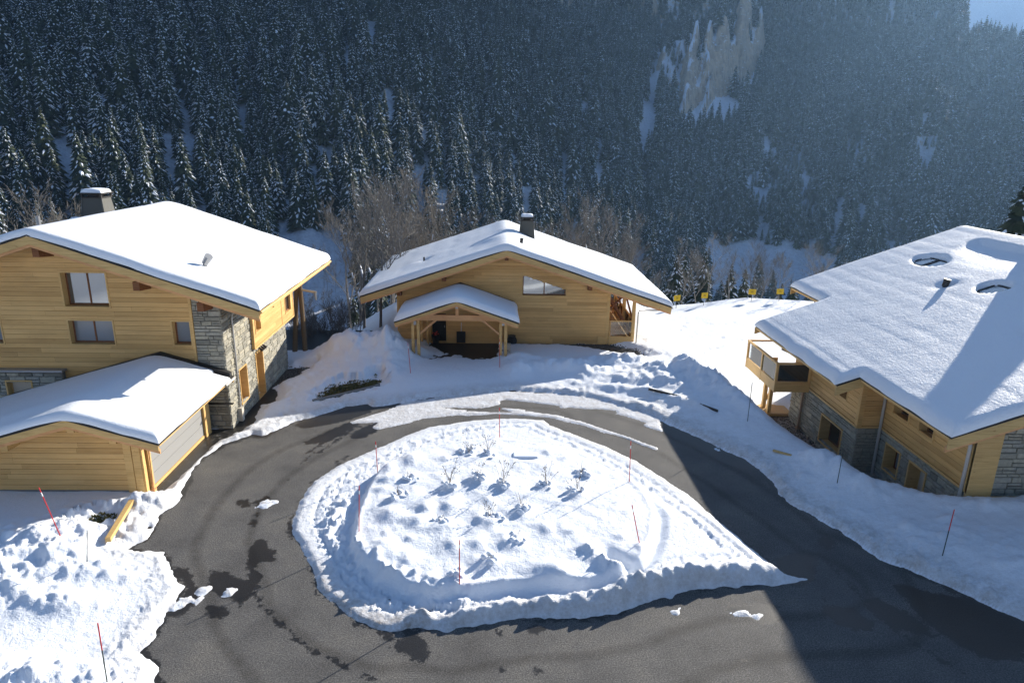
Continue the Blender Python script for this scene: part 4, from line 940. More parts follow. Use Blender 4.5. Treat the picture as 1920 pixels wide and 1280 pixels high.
mr_f = lambda x, y: (.05*np.exp(-((np.sin(x*1.9+.3*vn(y, x*0, 3)))/.25)**2)*-.35)*(x < MX-.8)+.10*np.exp(-((x-MX)/.7)**2)*vn(y*.6, y*0, 8)-.16*np.exp(-(np.hypot(x-1.75, (y-46.9)*.9)/.45)**2)-.12*np.exp(-(np.hypot(x+5.1, y-48.4)/.4)**2)+.16*np.exp(-((x-1.5)/.9)**2-((y-50.2)/1.6)**2)+.14*np.exp(-((x+.2)/.8)**2-((y-47.5)/.9)**2)
snow_slab(mroof, [(-8.86, 43.64), (11.74, 43.64), (11.74, 57.16), (-8.86, 57.16)], smooth_ridge(MX, MZ, MT, MT), .38, h=.26, extra=mr_f, seed=22)
chimney(mroof, 2.3, 51.2, 5.6, 7.72, 1.25, .85, .98)
b = MB(); b.tube([(1.7, 46.9, 6.2), (1.78, 46.9, 7.0)], [.09, .12], 8); b.build('vent_pipe', 'dark_metal', mroof)
b = MB(); b.tube([(-5.1, 48.4, 4.6), (-5.1, 48.4, 5.35)], .06, 8); b.build('vent_pipe', 'dark_metal', mroof)

# ------------------------------------------------------------------ carport
cp = empty('carport', (-2.3, 42.5, 0), 'open timber carport with a snowy gable roof and paired posts', 'carport')
CX, CZ, CT = -2.36, 3.98, .355
for x in (-5.12, -4.78, .36, .68):
    b = MB(); b.box(x-.09, x+.09, 41.1, 41.28, -.05, 2.78); b.build('post', 'timber', cp)
for x in (-4.95, -4.55, .36, .68):
    b = MB(); b.box(x-.08, x+.08, 44.5, 44.66, -.05, 2.78); b.build('post', 'timber', cp)
b = MB(); b.box(-5.25, .82, 41.09, 41.29, 2.62, 2.99); b.build('tie_beam', 'pink', cp)
b = MB(); b.box(CX-.1, CX+.1, 41.1, 41.28, 2.99, 3.74); b.build('king_post', 'pink', cp)
for x in (-4.95, .52):
    b = MB(); b.box(x-.1, x+.1, 40.9, 44.98, 2.42, 2.62); b.build('beam', 'timber', cp)
for s_, x in ((1, -4.7), (-1, .28)):
    b = MB(); b.beam((x, 41.19, 1.75), (x+s_*1.05, 41.19, 2.66), .13, .13); b.each('brace', 'pink', cp)
b = MB()
for x in (-4.95, .52, CX):
    b.box(x-.08, x+.08, 40.86, 40.9, 2.4 if x != CX else 3.45, 2.64 if x != CX else 3.7)
b.build('beam_cap', 'metal', cp)
croof = gable_roof(cp, CX, CZ, -6.15, 1.43, 40.6, 44.9, CT, CT, deck=.16, barge=.24)
b = MB()
for x0, x1 in ((-6.0, CX), (CX, 1.3)):
    z0, z1 = CZ-CT*abs(x0-CX), CZ-CT*abs(x1-CX); v = [(x, y, z+q) for x, z in ((x0, z0), (x1, z1)) for y in (44.62, 44.95) for q in (.0, .30)]
    b.add(v, [(0, 1, 3, 2), (4, 6, 7, 5), (0, 4, 5, 1), (2, 3, 7, 6), (0, 2, 6, 4), (1, 5, 7, 3)])
b.build('flashing', 'dark_metal', croof)
snow_slab(croof, [(-6.2, 40.55), (1.5, 40.55), (1.5, 44.62), (-6.2, 44.62)], smooth_ridge(CX, CZ, CT, CT, .3), .36, h=.2, brk=.34, seed=31)

# ------------------------------------------------------------------ the chalet on the right
chr_ = empty('chalet', (20, 28, 0), 'large stone and timber chalet on the right with skylights in its snowy roof', 'chalet', 'snow-roofed chalets round the turning circle')
RX, RZ, RT = 25.6, 9.08, .365
rund = lambda x: RZ-RT*abs(x-RX)-.30
F5 = Frame(15.1, 0, 0, -1); F6 = Frame(16.1, 0, 0, -1); F7 = Frame(0, 25.9, 1, 0); F8 = Frame(0, 20.45, 1, 0)
neg = lambda a, b, z0, z1: (-b, -a, z0, z1)
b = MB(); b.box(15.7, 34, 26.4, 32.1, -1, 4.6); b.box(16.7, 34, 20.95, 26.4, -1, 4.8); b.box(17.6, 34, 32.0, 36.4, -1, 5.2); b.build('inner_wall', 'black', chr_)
o5 = [neg(26.95, 28.8, .38, 1.62)]; o5u = [neg(27.0, 27.95, 3.05, 3.95)]
o6 = [neg(24.3, 25.25, .75, 1.82), neg(22.62, 23.6, .12, 1.82)]; o6u = [neg(24.2, 25.2, 3.17, 3.85), neg(22.65, 23.5, 3.17, 3.85)]
st = MB(); wall_sheet(F5, st, -32.2, -25.9, -.5, lambda s: 2.25, o5, -.03); wall_sheet(F6, st, -25.9, -20.45, -.5, lambda s: 2.25, o6, -.03); wall_sheet(F7, st, 15.1, 16.1, -.5, lambda s: 2.25, [], -.03)
wall_sheet(F8, st, 16.85, 30, 1.0, lambda s: min(rund(s), 6.5), [], -.03); st.box(15.13, 20, 32.1, 32.17, -2, 2.25)
sw = st.build('stone_wall', 'mortar', chr_); lst = []
stonework(F5, -32.2, -25.9, -.1, lambda s: 2.22, o5, lst, .36, 41); stonework(F6, -25.9, -20.45, -.1, lambda s: 2.22, o6, lst, .36, 42); stonework(F7, 15.1, 16.1, .1, lambda s: 2.22, [], lst, .34, 43)
stonework(F8, 16.85, 20.6, 2.0, lambda s: min(rund(s), 5.9), [], lst, .42, 44); place_stones(lst, sw)
tw = MB(); wall_sheet(F5, tw, -32.2, -25.9, 2.33, lambda s: rund(15.1)+.02, o5u, -.034); wall_sheet(F6, tw, -25.9, -20.45, 2.33, lambda s: rund(16.1)+.02, o6u, -.034); wall_sheet(F7, tw, 15.1, 16.1, 2.33, lambda s: rund(15.6), [], -.034)
tw.box(16, 30, 32.1, 32.17, 2.3, 5.6)
rw = tw.build('timber_wall', 'plank', chr_); PL2 = PLANK
boards(F5, rw, 2.34, 4.9, lambda z: (-32.18, -26.0), o5u); boards(F6, rw, 2.34, 5.2, lambda z: (-25.88, -20.6), o6u); boards(F7, rw, 2.34, 5.0, lambda z: (15.22, 16.08), [])
t = MB(); F5.box(t, -32.25, -25.86, -.02, .07, 2.24, 2.33); F6.box(t, -25.86, -20.4, -.02, .07, 2.24, 2.33); F7.box(t, 15.03, 16.03, -.02, .07, 2.24, 2.33); t.box(15.04, 15.24, 25.84, 26.02, 2.33, 5.0)
F8.box(t, 16.03, 16.88, -.05, .06, 2.14, 5.35); F8.box(t, 16.03, 18.6, -.05, .07, 2.02, 2.12); t.box(16.03, 16.1, 20.42, 20.62, 2.33, 5.3); t.each('corner_board', 'timber', chr_)
window(F5, chr_, *o5[0], depth=.42, panes=2, trim=.06); window(F5, chr_, *o5u[0], depth=.3, panes=1)
window(F6, chr_, *o6[0], depth=.42, panes=1, glass='blind', trim=.06); door(F6, chr_, *o6[1], depth=.42)
window(F6, chr_, *o6u[0], depth=.3, panes=1); window(F6, chr_, *o6u[1], depth=.3, panes=1)
downpipe(chr_, [(13.6, 30.6, 4.2), (14.9, 30.75, 3.6), (14.98, 30.75, 3.3), (14.98, 30.75, .05)], .06, 'pipe')
downpipe(chr_, [(14.4, 25.4, 4.5), (15.95, 25.72, 3.9), (15.98, 25.75, 3.6), (15.98, 25.75, .1)], .06, 'zinc')
downpipe(chr_, [(14.6, 20.7, 4.75), (15.9, 20.62, 4.2), (15.98, 20.62, 3.9), (15.98, 20.62, 1.2)], .06, 'zinc')
# balcony at the far corner
bal = MB(); bal.box(13.4, 15.05, 30.4, 34.2, 2.25, 2.4); bal = bal.build('balcony', 'timber', chr_)
b = MB(); b.box(13.36, 13.42, 30.36, 34.2, 2.12, 2.62); b.box(13.42, 15.05, 30.34, 30.40, 2.12, 2.62); b.box(13.42, 15.05, 34.2, 34.26, 2.12, 2.62); b.each('apron_board', 'timber', bal)
b = MB(); b.box(13.33, 13.45, 30.33, 34.26, 3.5, 3.58); b.box(13.45, 15.05, 30.33, 30.43, 3.5, 3.58); b.box(13.45, 15.05, 34.18, 34.28, 3.5, 3.58)
for y in (30.40, 32.2, 34.2): b.box(13.35, 13.45, y-.05, y+.05, 2.1, 3.5)
b.box(14.95, 15.05, 30.35, 30.42, 2.6, 3.5); b.build('railing', 'timber', bal)
for y in (30.47, 32.27):
    b = MB(); b.box(13.39, 13.405, y, y+1.68, 2.66, 3.48); b.build('glass_panel', 'clear', bal)
b = MB(); b.box(13.48, 14.92, 30.37, 30.385, 2.66, 3.48); b.build('glass_panel', 'glass', bal)
for x, y in ((14.2, 32.6), (14.2, 33.3)):
    b = MB(); b.box(x-.09, x+.09, y-.09, y+.09, -.2, 2.25); b.build('post', 'timber', bal)
b = MB(); b.box(14.0, 14.25, 31.0, 34.0, 2.1, 2.25); b.box(13.9, 15.4, 32.4, 34.8, .02, .16); b.beam((14.2, 33.3, .4), (14.9, 33.3, 2.0), .08, .1); b.each('brace', 'timber', bal)
# roof in three widths: deck, boards, tiles
mb = MB()
def rslab(x0, x1, y0, y1, t0, t1, mi):
    v = [(x, y, RZ-RT*abs(x-RX)-t) for x in (x0, x1) for y in (y0, y1) for t in (t0, t1)]
    mb.add(v, [(0, 1, 3, 2), (4, 6, 7, 5), (0, 4, 5, 1), (2, 3, 7, 6), (0, 2, 6, 4), (1, 5, 7, 3)], mi)
for xe, y0, y1 in ((14.15, 19.1, 24.62), (13.3, 24.62, 33.25), (16.65, 33.25, 37.3)):
    rslab(xe+.05, RX, y0+.06, y1-.06, .06, .15, 0); rslab(xe-.03, RX, y0-.03, y1+.003, -.01, .05, 1)
rslab(RX, 37.5, 19.16, 37.2, .06, .26, 0); rslab(RX, 37.5, 19.07, 37.3, -.01, .05, 1)
rroof = mb.build('roof', ['timber', 'tile'], chr_)
def rboard(x0, x1, y0, y1, t0, t1, m='barge', name='bargeboard'):
    b = MB(); v = [(x, y, RZ-RT*abs(x-RX)-t) for x in (x0, x1) for y in (y0, y1) for t in (t0, t1)]
    b.add(v, [(0, 1, 3, 2), (4, 6, 7, 5), (0, 4, 5, 1), (2, 3, 7, 6), (0, 2, 6, 4), (1, 5, 7, 3)]); b.build(name, m, rroof)
rboard(14.1, RX, 19.1, 19.16, .052, .42); rboard(RX, 37.5, 19.1, 19.16, .052, .42); rboard(13.25, 16.0, 24.58, 24.64, .052, .42); rboard(13.25, 17, 33.25, 33.31, .052, .4); rboard(16.6, RX, 37.24, 37.3, .052, .4)
rboard(14.12, 19, 19.2, 19.28, .36, .56, 'pink', 'rafter')
for xe, y0, y1 in ((14.15, 19.1, 24.58), (13.3, 24.64, 33.25), (16.65, 33.3, 37.3)):
    z = RZ-RT*(RX-xe); b = MB(); b.box(xe-.02, xe+.03, y0+.06, y1-.06, z-.15, z-.055); b.build('eaves_board', 'timber', rroof)
SKYL = [(22.05, 34.0, .95, .62), (22.15, 34.0, .9, .6)]
def rextra(x, y):
    rip = -.015*np.exp(-(np.sin(x*math.pi/.86+.25*vn(x*.3, y*.35, 9))/.42)**2)*(.35+.65*ss(-.3, .5, vn(x*1.16+3, y*.30, 14)))
    q_ = 24.75-x-.35*vn(y*.6, y*0, 33); drift = -.24*ss(-.12, .22, q_)*ss(np.maximum(3.0-.16*(y-31)**2, .45), .3, q_)*ss(34.6, 33.6, y)*ss(24.0, 26.0, y)
    return rip+drift+.05*np.exp(-((x-RX)/.5)**2)-.12*np.exp(-(np.hypot(x-20.35, y-29.95)/.42)**2)+.05*np.exp(-(np.hypot(x-20.9, y-30.2)/.6)**2)
HOLES = [(21.82, 33.55, .56, 1.0), (21.22, 28.1, .56, .60)]
snow_slab(rroof, [(14.07, 19.04), (37.6, 19.04), (37.6, 37.36), (16.57, 37.36), (16.57, 33.32), (13.2, 33.32), (13.2, 24.56), (14.07, 24.56)], smooth_ridge(RX, RZ, RT, RT, .25), .30, m='grainy_snow', h=.13, brk=.36, holes=HOLES, extra=rextra, seed=52)
for sx, sy in ((21.85, 34.1), (21.85, 33.02), (21.25, 28.1)):
    b = MB(); x, y, w, l = sx, sy, .5, .46; zf = lambda q: RZ-RT*abs(q-RX)+.03
    for a, c, e, f in ((x-l, x+l, y-w, y-w+.07), (x-l, x+l, y+w-.07, y+w), (x-l, x-l+.07, y-w+.07, y+w-.07), (x+l-.07, x+l, y-w+.07, y+w-.07)):
        v = [(xx, yy, zf(xx)+q) for xx in (a, c) for yy in (e, f) for q in (0, .16)]
        b.add(v, [(0, 1, 3, 2), (4, 6, 7, 5), (0, 4, 5, 1), (2, 3, 7, 6), (0, 2, 6, 4), (1, 5, 7, 3)])
    v = [(xx, yy, zf(xx)+q) for xx in (x-l+.07, x+l-.07) for yy in (y-w+.07, y+w-.07) for q in (.10, .13)]
    b.add(v, [(0, 1, 3, 2), (4, 6, 7, 5), (0, 4, 5, 1), (2, 3, 7, 6), (0, 2, 6, 4), (1, 5, 7, 3)], 1); b.build('skylight', ['dark_metal', 'coated'], rroof)
vent(rroof, 20.35, 29.95, 7.15, .3, .62, .1)
chimney(rroof, 27.1, 31.8, 7.6, 11.15, 2.1, 1.6, 1.9)
chimney(rroof, 27.6, 28.6, 7.4, 10.3, 1.6, 1.2, 1.4)
# this house is drawn to its plan with the lower floor at 0 and 1 unit = 1.148 m; it stands two metres below the court
chr_.scale = (1.148, 1.148, 1.148); chr_.location = (22.96, 32.144, -1.998)
# ------------------------------------------------------------------ firs
def fir_mesh(seed, whorls, nb, snow, spread=.17):
    r = random.Random(seed); v = []; f = []; mi = []; vs = []; fs = []
    for w in range(whorls):
        t = (w+.5)/whorls; h = .06+.92*t**.92
        rad = spread*(1-t)**.80*(1+.0*w)+.010
        for k in range(nb if t < .75 else max(4, nb-3)):
            a = 6.283*(k+r.random()*.9)/nb+w*2.4; R_ = rad*r.uniform(.70, 1.22); ca, sa = math.cos(a), math.sin(a)
            droop = R_*r.uniform(.35, .75); wd = R_*r.uniform(.28, .40)+.004; z0 = h+r.uniform(-.012, .012)
            def pt(d, s, z): return (ca*d-sa*s, sa*d+ca*s, z)
            n = len(v)
            v += [pt(.0, 0, z0+.015), pt(R_*.55, wd, z0-droop*.62-.012), pt(R_*.58, 0, z0-droop*.28), pt(R_*.55, -wd, z0-droop*.62-.012), pt(R_, 0, z0-droop)]
            f += [(n, n+2, n+1), (n, n+3, n+2), (n+1, n+2, n+4), (n+2, n+3, n+4)]
            if r.random() < snow:
                n = len(vs); q = r.uniform(.18, .5); e = .006
                vs += [pt(R_*.30, 0, z0-droop*.13+e), pt(R_*.62, wd*q, z0-droop*.46+e), pt(R_*.62, -wd*q, z0-droop*.46+e), pt(R_*.97, 0, z0-droop*.90+e), pt(R_*.62, 0, z0-droop*.30+e*1.6)]
                fs += [(n, n+4, n+1), (n, n+2, n+4), (n+1, n+4, n+3), (n+4, n+2, n+3)]
    n = len(v)
    allv = v+vs; allf = f+[tuple(i+n for i in q) for q in fs]
    v0 = len(allv)
    tk = []
    for z, q in ((-.04, .014), (.5, .008), (.97, .001)):
        tk += [(q*math.cos(k*1.2566), q*math.sin(k*1.2566), z) for k in range(5)]
    tf = [(i*5+k, i*5+(k+1) % 5, (i+1)*5+(k+1) % 5, (i+1)*5+k) for i in range(2) for k in range(5)]
    crown = mesh('crown', allv, allf, ['needles', 'tree_snow'], [0]*len(f)+[1]*len(fs))
    trunk = mesh('trunk', tk, tf, 'bark')
    whole = mesh('fir', allv+tk, allf+[tuple(i+v0 for i in q) for q in tf], ['needles', 'tree_snow', 'bark'], [0]*len(f)+[1]*len(fs)+[2]*len(tf))
    return crown, trunk, whole
FIR = [fir_mesh(200+k, 17, 8, (.50, .36, .60, .28, .42, .18)[k], (.185, .165, .20, .175, .215, .18)[k]) for k in range(6)]
FIRH = [fir_mesh(300+k, 36, 12, (.46, .34, .54, .26)[k], (.18, .165, .19, .20)[k]) for k in range(4)]

# candidate spots over the valley and the slope
rg = np.random.default_rng(11)
sp_ = 4.6
gx_, gy_ = np.meshgrid(np.arange(-560, 860, sp_), np.arange(70, 1000, sp_)); tx = (gx_+rg.uniform(-.48, .48, gx_.shape)*sp_).ravel(); ty = (gy_+rg.uniform(-.48, .48, gy_.shape)*sp_).ravel()
ra = np.hypot(tx, ty); aa = np.degrees(np.arctan2(tx, ty))
ok = (aa > -42) & (aa < 46) & (ra > 118); tx, ty, ra, aa = tx[ok], ty[ok], ra[ok], aa[ok]
tz = land(tx, ty); el = np.degrees(np.arctan2(tz-13.5, ra)); e_ = 3.0
slope = np.hypot(land(tx+e_, ty)-tz, land(tx, ty+e_)-tz)/e_
CLEAR = [(22.1, 412, 4.0, 36), (19.2, 396, 1.9, 28), (25.2, 425, 1.5, 12), (-30.9, 287, .8, 20), (-11.5, 395, .5, 45), (-9.5, 432, .45, 50), (11.95, 560, .55, 60), (11.6, 505, .40, 45), (-14.5, 205, 2.6, 45),
         (17.2, 638, 1.5, 32), (15.2, 600, 1.2, 28), (19.0, 706, .95, 30), (26.8, 470, .3, 40), (28.2, 455, .25, 40), (34.6, 450, .4, 30), (-19.5, 320, .45, 50), (-6.2, 280, .5, 50), (-16.9, 260, .5, 45), (-4.2, 310, .45, 55), (2.6, 310, .55, 60), (1.4, 380, .4, 50), (-1.5, 300, .45, 50), (-8.2, 330, .4, 45), (-13.2, 300, .5, 40), (5.5, 400, .4, 45), (8.2, 430, .4, 40), (-23.5, 330, .4, 40)]
dens = .93+0*tx
gl_ = vn(aa*.9+.35*vn(ra/60., aa*.3, 91), ra/260., 92)+.5*vn(aa*2.3, ra/150., 93)
lowband = ss(430, 230, ra)*.55+.6
dens -= .8*ss(.42, .75, gl_)*lowband
for ca_, cr_, wa_, wr_ in CLEAR:
    if wa_ < .6: wa_, wr_ = wa_*.8, wr_*.8
    dens -= 2.0*np.exp(-(((aa-ca_)/wa_)**2+((ra-cr_)/wr_)**2)**1.6)
SPECK = [(22.0, 528, 1.9, 36), (20.4, 505, 1.6, 26), (24.4, 500, .9, 30), (31.5, 545, .9, 28), (13.3, 655, 1.5, 40), (30.9, 430, 1.3, 26), (33.6, 445, .9, 22), (8.5, 420, 1.2, 24), (27.5, 560, .8, 30)]
speck = np.zeros(len(tx))
for ca_, cr_, wa_, wr_ in SPECK: speck = np.maximum(speck, np.exp(-(((aa-ca_)/wa_)**2+((ra-cr_)/wr_)**2)))
dens -= 1.6*ss(1.7, 2.4, slope)
pick = rg.random(len(tx)) < dens
vis = (el < 12.5) & (ra < 990)
pick &= vis
tx, ty, tz, ra, aa, speck = tx[pick], ty[pick], tz[pick], ra[pick], aa[pick], speck[pick]
hgt = rg.normal(17.8, 4.8, len(tx)).clip(7, 31)*(1-.28*ss(330, 140, ra)*(aa < 8))
young = rg.random(len(tx)) < .16+.75*ss(.25, .6, speck); hgt = np.where(young, hgt*np.where(speck > .3, .36, .55), hgt)
hgt = np.where((ra < 190) & (aa < -5), hgt*.6, hgt)
# which stand free of the houses and the meadow edge, as seen from the drone
bpy.context.view_layer.update(); dg = bpy.context.evaluated_depsgraph_get()
def sees(x, y, z, tol=6):
    d = Vector((x, y, z))-Vector(CAM); ln = d.length; d.normalize()
    hit, loc, *_ = S.ray_cast(dg, Vector(CAM), d, distance=ln)
    return (not hit) or (loc-Vector(CAM)).length > ln-tol
order = np.argsort(ra/hgt); single = []
for i in order:
    if len(single) >= 285: break
    if abs(aa[i]) > 36.5: continue
    if sees(tx[i], ty[i], tz[i]+hgt[i]*.75): single.append(int(i))
def plant_fir(x, y, z, h, k, rot, label, group, lib):
    o = empty('fir_tree', (x, y, z), label, 'tree', group); o.rotation_euler = (rnd.gauss(0, .02), rnd.gauss(0, .02), rot)
    w = h*rnd.uniform(.88, 1.15); o.scale = (w, w, h)
    for nm, me in (('crown', lib[k][0]), ('trunk', lib[k][1])):
        c = bpy.data.objects.new(nm, me); COL.objects.link(c); c.parent = o
    return o
for i in single:
    plant_fir(tx[i], ty[i], tz[i]-.3, hgt[i], rnd.randrange(4), rnd.uniform(0, 6.28), 'dark fir dusted with snow in the forest across the valley', 'firs of the forest across the valley', FIRH)
rest = np.ones(len(tx), bool); rest[single] = False; idx = np.nonzero(rest)[0]
# the forest beyond: one object, its trees set out by geometry nodes
src = bpy.data.collections.new('fir_kinds')
for k in range(6):
    o = bpy.data.objects.new('fir_kind', FIR[k][2]); src.objects.link(o)
me = bpy.data.meshes.new('forest'); me.from_pydata(np.stack([tx[idx], ty[idx], tz[idx]-.3], 1).tolist(), [], [])
def at(name, typ, val, key='value'):
    a_ = me.attributes.new(name, typ, 'POINT'); a_.data.foreach_set(key, np.ascontiguousarray(val).ravel())
wd_ = rg.uniform(.85, 1.18, len(idx))
at('size', 'FLOAT_VECTOR', np.stack([hgt[idx]*wd_, hgt[idx]*wd_, hgt[idx]], 1).astype(np.float32), 'vector')
at('turn', 'FLOAT_VECTOR', np.stack([rg.normal(0, .02, len(idx)), rg.normal(0, .02, len(idx)), rg.uniform(0, 6.28, len(idx))], 1).astype(np.float32), 'vector')
snowy = np.clip(rg.normal(0, .8, len(idx))+1.3*fbm(tx[idx]/70., ty[idx]/70., 2, 95)+1.5*ss(.2, .5, speck[idx]), -2, 2)
kind_ = np.digitize(snowy, [-1.3, -.7, -.1, .5, 1.0]); kmap = np.array([5, 3, 1, 4, 0, 2]); at('kind_of_fir', 'INT', kmap[kind_].astype(np.int32))
forest = obj('forest', me, None, 'stuff'); forest['label'] = 'dense snow-dusted fir forest covering the far mountainside'
ng = bpy.data.node_groups.new('set_out_firs', 'GeometryNodeTree')
ng.interface.new_socket('Geometry', in_out='INPUT', socket_type='NodeSocketGeometry'); ng.interface.new_socket('Geometry', in_out='OUTPUT', socket_type='NodeSocketGeometry')
gi, go = ng.nodes.new('NodeGroupInput'), ng.nodes.new('NodeGroupOutput')
ip = ng.nodes.new('GeometryNodeInstanceOnPoints'); ci = ng.nodes.new('GeometryNodeCollectionInfo')
ci.inputs['Collection'].default_value = src; ci.inputs['Separate Children'].default_value = True; ci.inputs['Reset Children'].default_value = True
def named(n, t):
    q = ng.nodes.new('GeometryNodeInputNamedAttribute'); q.data_type = t; q.inputs['Name'].default_value = n
    return q.outputs['Attribute']
lk = ng.links.new
lk(gi.outputs[0], ip.inputs['Points']); lk(ci.outputs[0], ip.inputs['Instance']); ip.inputs['Pick Instance'].default_value = True
lk(named('kind_of_fir', 'INT'), ip.inputs['Instance Index']); lk(named('turn', 'FLOAT_VECTOR'), ip.inputs['Rotation']); lk(named('size', 'FLOAT_VECTOR'), ip.inputs['Scale'])
lk(ip.outputs[0], go.inputs[0])
forest.modifiers.new('firs', 'NODES').node_group = ng
print('firs', len(single), 'forest', len(idx))

# ------------------------------------------------------------------ bare trees on the slope just below the houses
def bare_mesh(seed, stems=1, height=12., spread=.35, dens=1.0):
    r = random.Random(seed); tv = []; tf = []; sv = []; sf = []
    def seg(a, b, ra_, rb, n):
        d = (b-a).normalized(); u = d.cross(Vector((.3, .2, 1))); u = u.normalized() if u.length > 1e-3 else Vector((1, 0, 0)); w = d.cross(u); k0 = len(tv)
        for p, q in ((a, ra_), (b, rb)):
            for k in range(n):
                t = 6.283*k/n; tv.append(tuple(p+(u*math.cos(t)+w*math.sin(t))*q))
        for k in range(n): tf.append((k0+k, k0+(k+1) % n, k0+n+(k+1) % n, k0+n+k))
        if ra_ > .022 and abs(d.z) < .86 and r.random() < .33:
            s = Vector((-d.y, d.x, 0)); s = s.normalized()*(ra_*1.1+.012); up = Vector((0, 0, ra_*.95)); k0 = len(sv)
            for p in (a+(b-a)*.1, b-(b-a)*.1): sv.extend([tuple(p+up*.6-s), tuple(p+up+Vector((0, 0, .05))), tuple(p+up*.6+s)])
            sf.extend([(k0, k0+1, k0+4, k0+3), (k0+1, k0+2, k0+5, k0+4), (k0, k0+1, k0+2), (k0+3, k0+5, k0+4)])
    def grow(p, d, ln, rad, depth):
        n = 5 if depth < 2 else 4 if depth == 2 else 3; st = ln/n
        for i in range(n):
            d = (d+Vector((r.gauss(0, .10), r.gauss(0, .10), r.gauss(.05, .07)))*(1 if depth else .5)).normalized()
            q = p+d*st; r1 = rad*(1-.55*(i+1)/n)
            seg(p, q, rad*(1-.55*i/n), r1, 6 if depth == 0 else 4 if depth == 1 else 3)
            p = q
            if depth < 4 and (depth > 0 or i >= 1):
                for c in range(1 if depth == 0 else (2 if r.random() < .5*dens else 1)):
                    a = r.uniform(.35, .95) if depth else r.uniform(.4, .9); ph = r.uniform(0, 6.283)
                    u = d.cross(Vector((.11, .37, .9))).normalized(); w = d.cross(u)
                    nd = (d*math.cos(a)+(u*math.cos(ph)+w*math.sin(ph))*math.sin(a)); nd.z += .22; nd.normalize()
                    if depth < 3 or r.random() < .8*dens: grow(p, nd, ln*r.uniform(.42, .68)*(1-.35*i/n), max(.011, r1*.62), depth+1)
    for s in range(stems):
        a = r.uniform(0, 6.28); q = spread*r.random() if stems > 1 else 0
        grow(Vector((math.cos(a)*q, math.sin(a)*q, -.4)), Vector((math.cos(a)*q*.35, math.sin(a)*q*.35, 1)).normalized(), height*r.uniform(.62, .8), .011*height*(.75 if stems > 1 else 1)*r.uniform(.8, 1.1), 0)
    return mesh('branches', tv, tf, 'twig'), (mesh('snow_load', sv, sf, 'tree_snow') if sv else None)
BARE = [bare_mesh(400+k, (1, 2, 1, 3, 1)[k], 10., .8) for k in range(5)]
BUSH = [bare_mesh(450+k, 6, 5., 1.1, .8) for k in range(2)]
def plant_bare(x, y, s, k, label, group, lib=BARE, z=None, snow=True, name='bare_tree', cat='tree', w=1):
    z = float(land(x, y)) if z is None else z
    o = empty(name, (x, y, z), label, cat, group); o.rotation_euler = (0, 0, rnd.uniform(0, 6.28)); o.scale = (s*w, s*w, s)
    b_, s_ = lib[k]
    c = bpy.data.objects.new('branches', b_); COL.objects.link(c); c.parent = o
    if s_ and snow: c = bpy.data.objects.new('snow_load', s_); COL.objects.link(c); c.parent = o
    return o
GB = 'bare trees on the slope behind the chalets'
plant_bare(-8.6, 49.5, 1.12, 0, 'bare snow-laden tree rising just left of the middle chalet roof', 'bare trees flanking the middle chalet')
plant_bare(-10.6, 53.5, 1.25, 2, 'tall bare tree with white limbs between the left and middle chalets', 'bare trees flanking the middle chalet')
plant_bare(-7.6, 55.0, 1.2, 4, 'bare twiggy tree close behind the left eave of the middle chalet', 'bare trees flanking the middle chalet')
def row(lst, label, group, **kw):
    f_ = kw.pop('shrink', 1)
    for x, y, s, k in lst: plant_bare(x+rnd.gauss(0, .3), y+rnd.gauss(0, .3), s*f_*rnd.uniform(.92, 1.08), k % len(kw.get('lib', BARE)), label, group, **kw)
row([(-12.9, 61, 1.2, 0), (-11.2, 63, 1.35, 3), (-9.8, 61, 1.3, 0), (-13.6, 64, 1.2, 2), (-10.5, 68, 1.6, 4), (-8.2, 66, 1.4, 1), (-6.5, 63, 1.2, 3), (-4.8, 65, 1.15, 0), (-3.0, 64, 1.05, 2), (-1.2, 66, 1.1, 1), (-7.2, 71, 1.6, 2)], 'bare brown tree in the thicket behind the left side of the middle chalet', 'bare trees in the thicket left of centre')
row([(3.4, 64, 1.15, 3), (5.2, 66, 1.2, 1), (6.6, 63, 1.25, 2), (8.2, 64, 1.15, 4), (9.6, 62, 1.2, 0), (11, 63.5, 1.05, 1), (13.0, 66, .95, 3), (15, 68, .8, 2), (17.5, 69.5, .7, 4), (7.4, 69, 1.5, 3), (10.4, 69, 1.2, 2)], 'bare brown tree behind the right slope of the middle chalet roof', 'bare trees behind the right of centre', shrink=.86)
row([(20, 70, .8, 0), (22.5, 72, .85, 1), (26, 74, .85, 2), (29, 73, .8, 3), (32, 74, .8, 4), (34, 72, .8, 1)], 'bare tree just below the far edge of the meadow', 'bare trees below the meadow edge')
row([(-28, 47, 1.1, 1), (-30, 49, 1.3, 3), (-31.5, 51, 1.4, 0), (-33, 49, 1.3, 2), (-26.5, 50, 1.15, 4), (-29, 53, 1.4, 1), (-34.5, 53, 1.45, 4)], 'bare sunlit tree behind the left chalet chimney', 'bare trees behind the left chalet')
row([(-11.5, 46.5, .8, 0), (-12.9, 47.5, .8, 1), (-10.4, 48.5, .62, 0), (-13.8, 48.6, .8, 1)], 'bare brown bush beside the wooden utility pole', 'bushes beside the utility pole', lib=BUSH, name='bare_bush', cat='bush', snow=False)
# slim bare saplings on the blue snow of the ravine
for k in range(30):
    a_ = R(rnd.uniform(-18.5, -8.5)); q = rnd.uniform(95, 235); x, y = q*math.sin(a_), q*math.cos(a_)
    plant_bare(x, y, rnd.uniform(.8, 1.5), rnd.choice((0, 2, 4)), 'slim bare sapling on the blue snow of the ravine', 'bare saplings in the ravine', snow=False, w=.45)
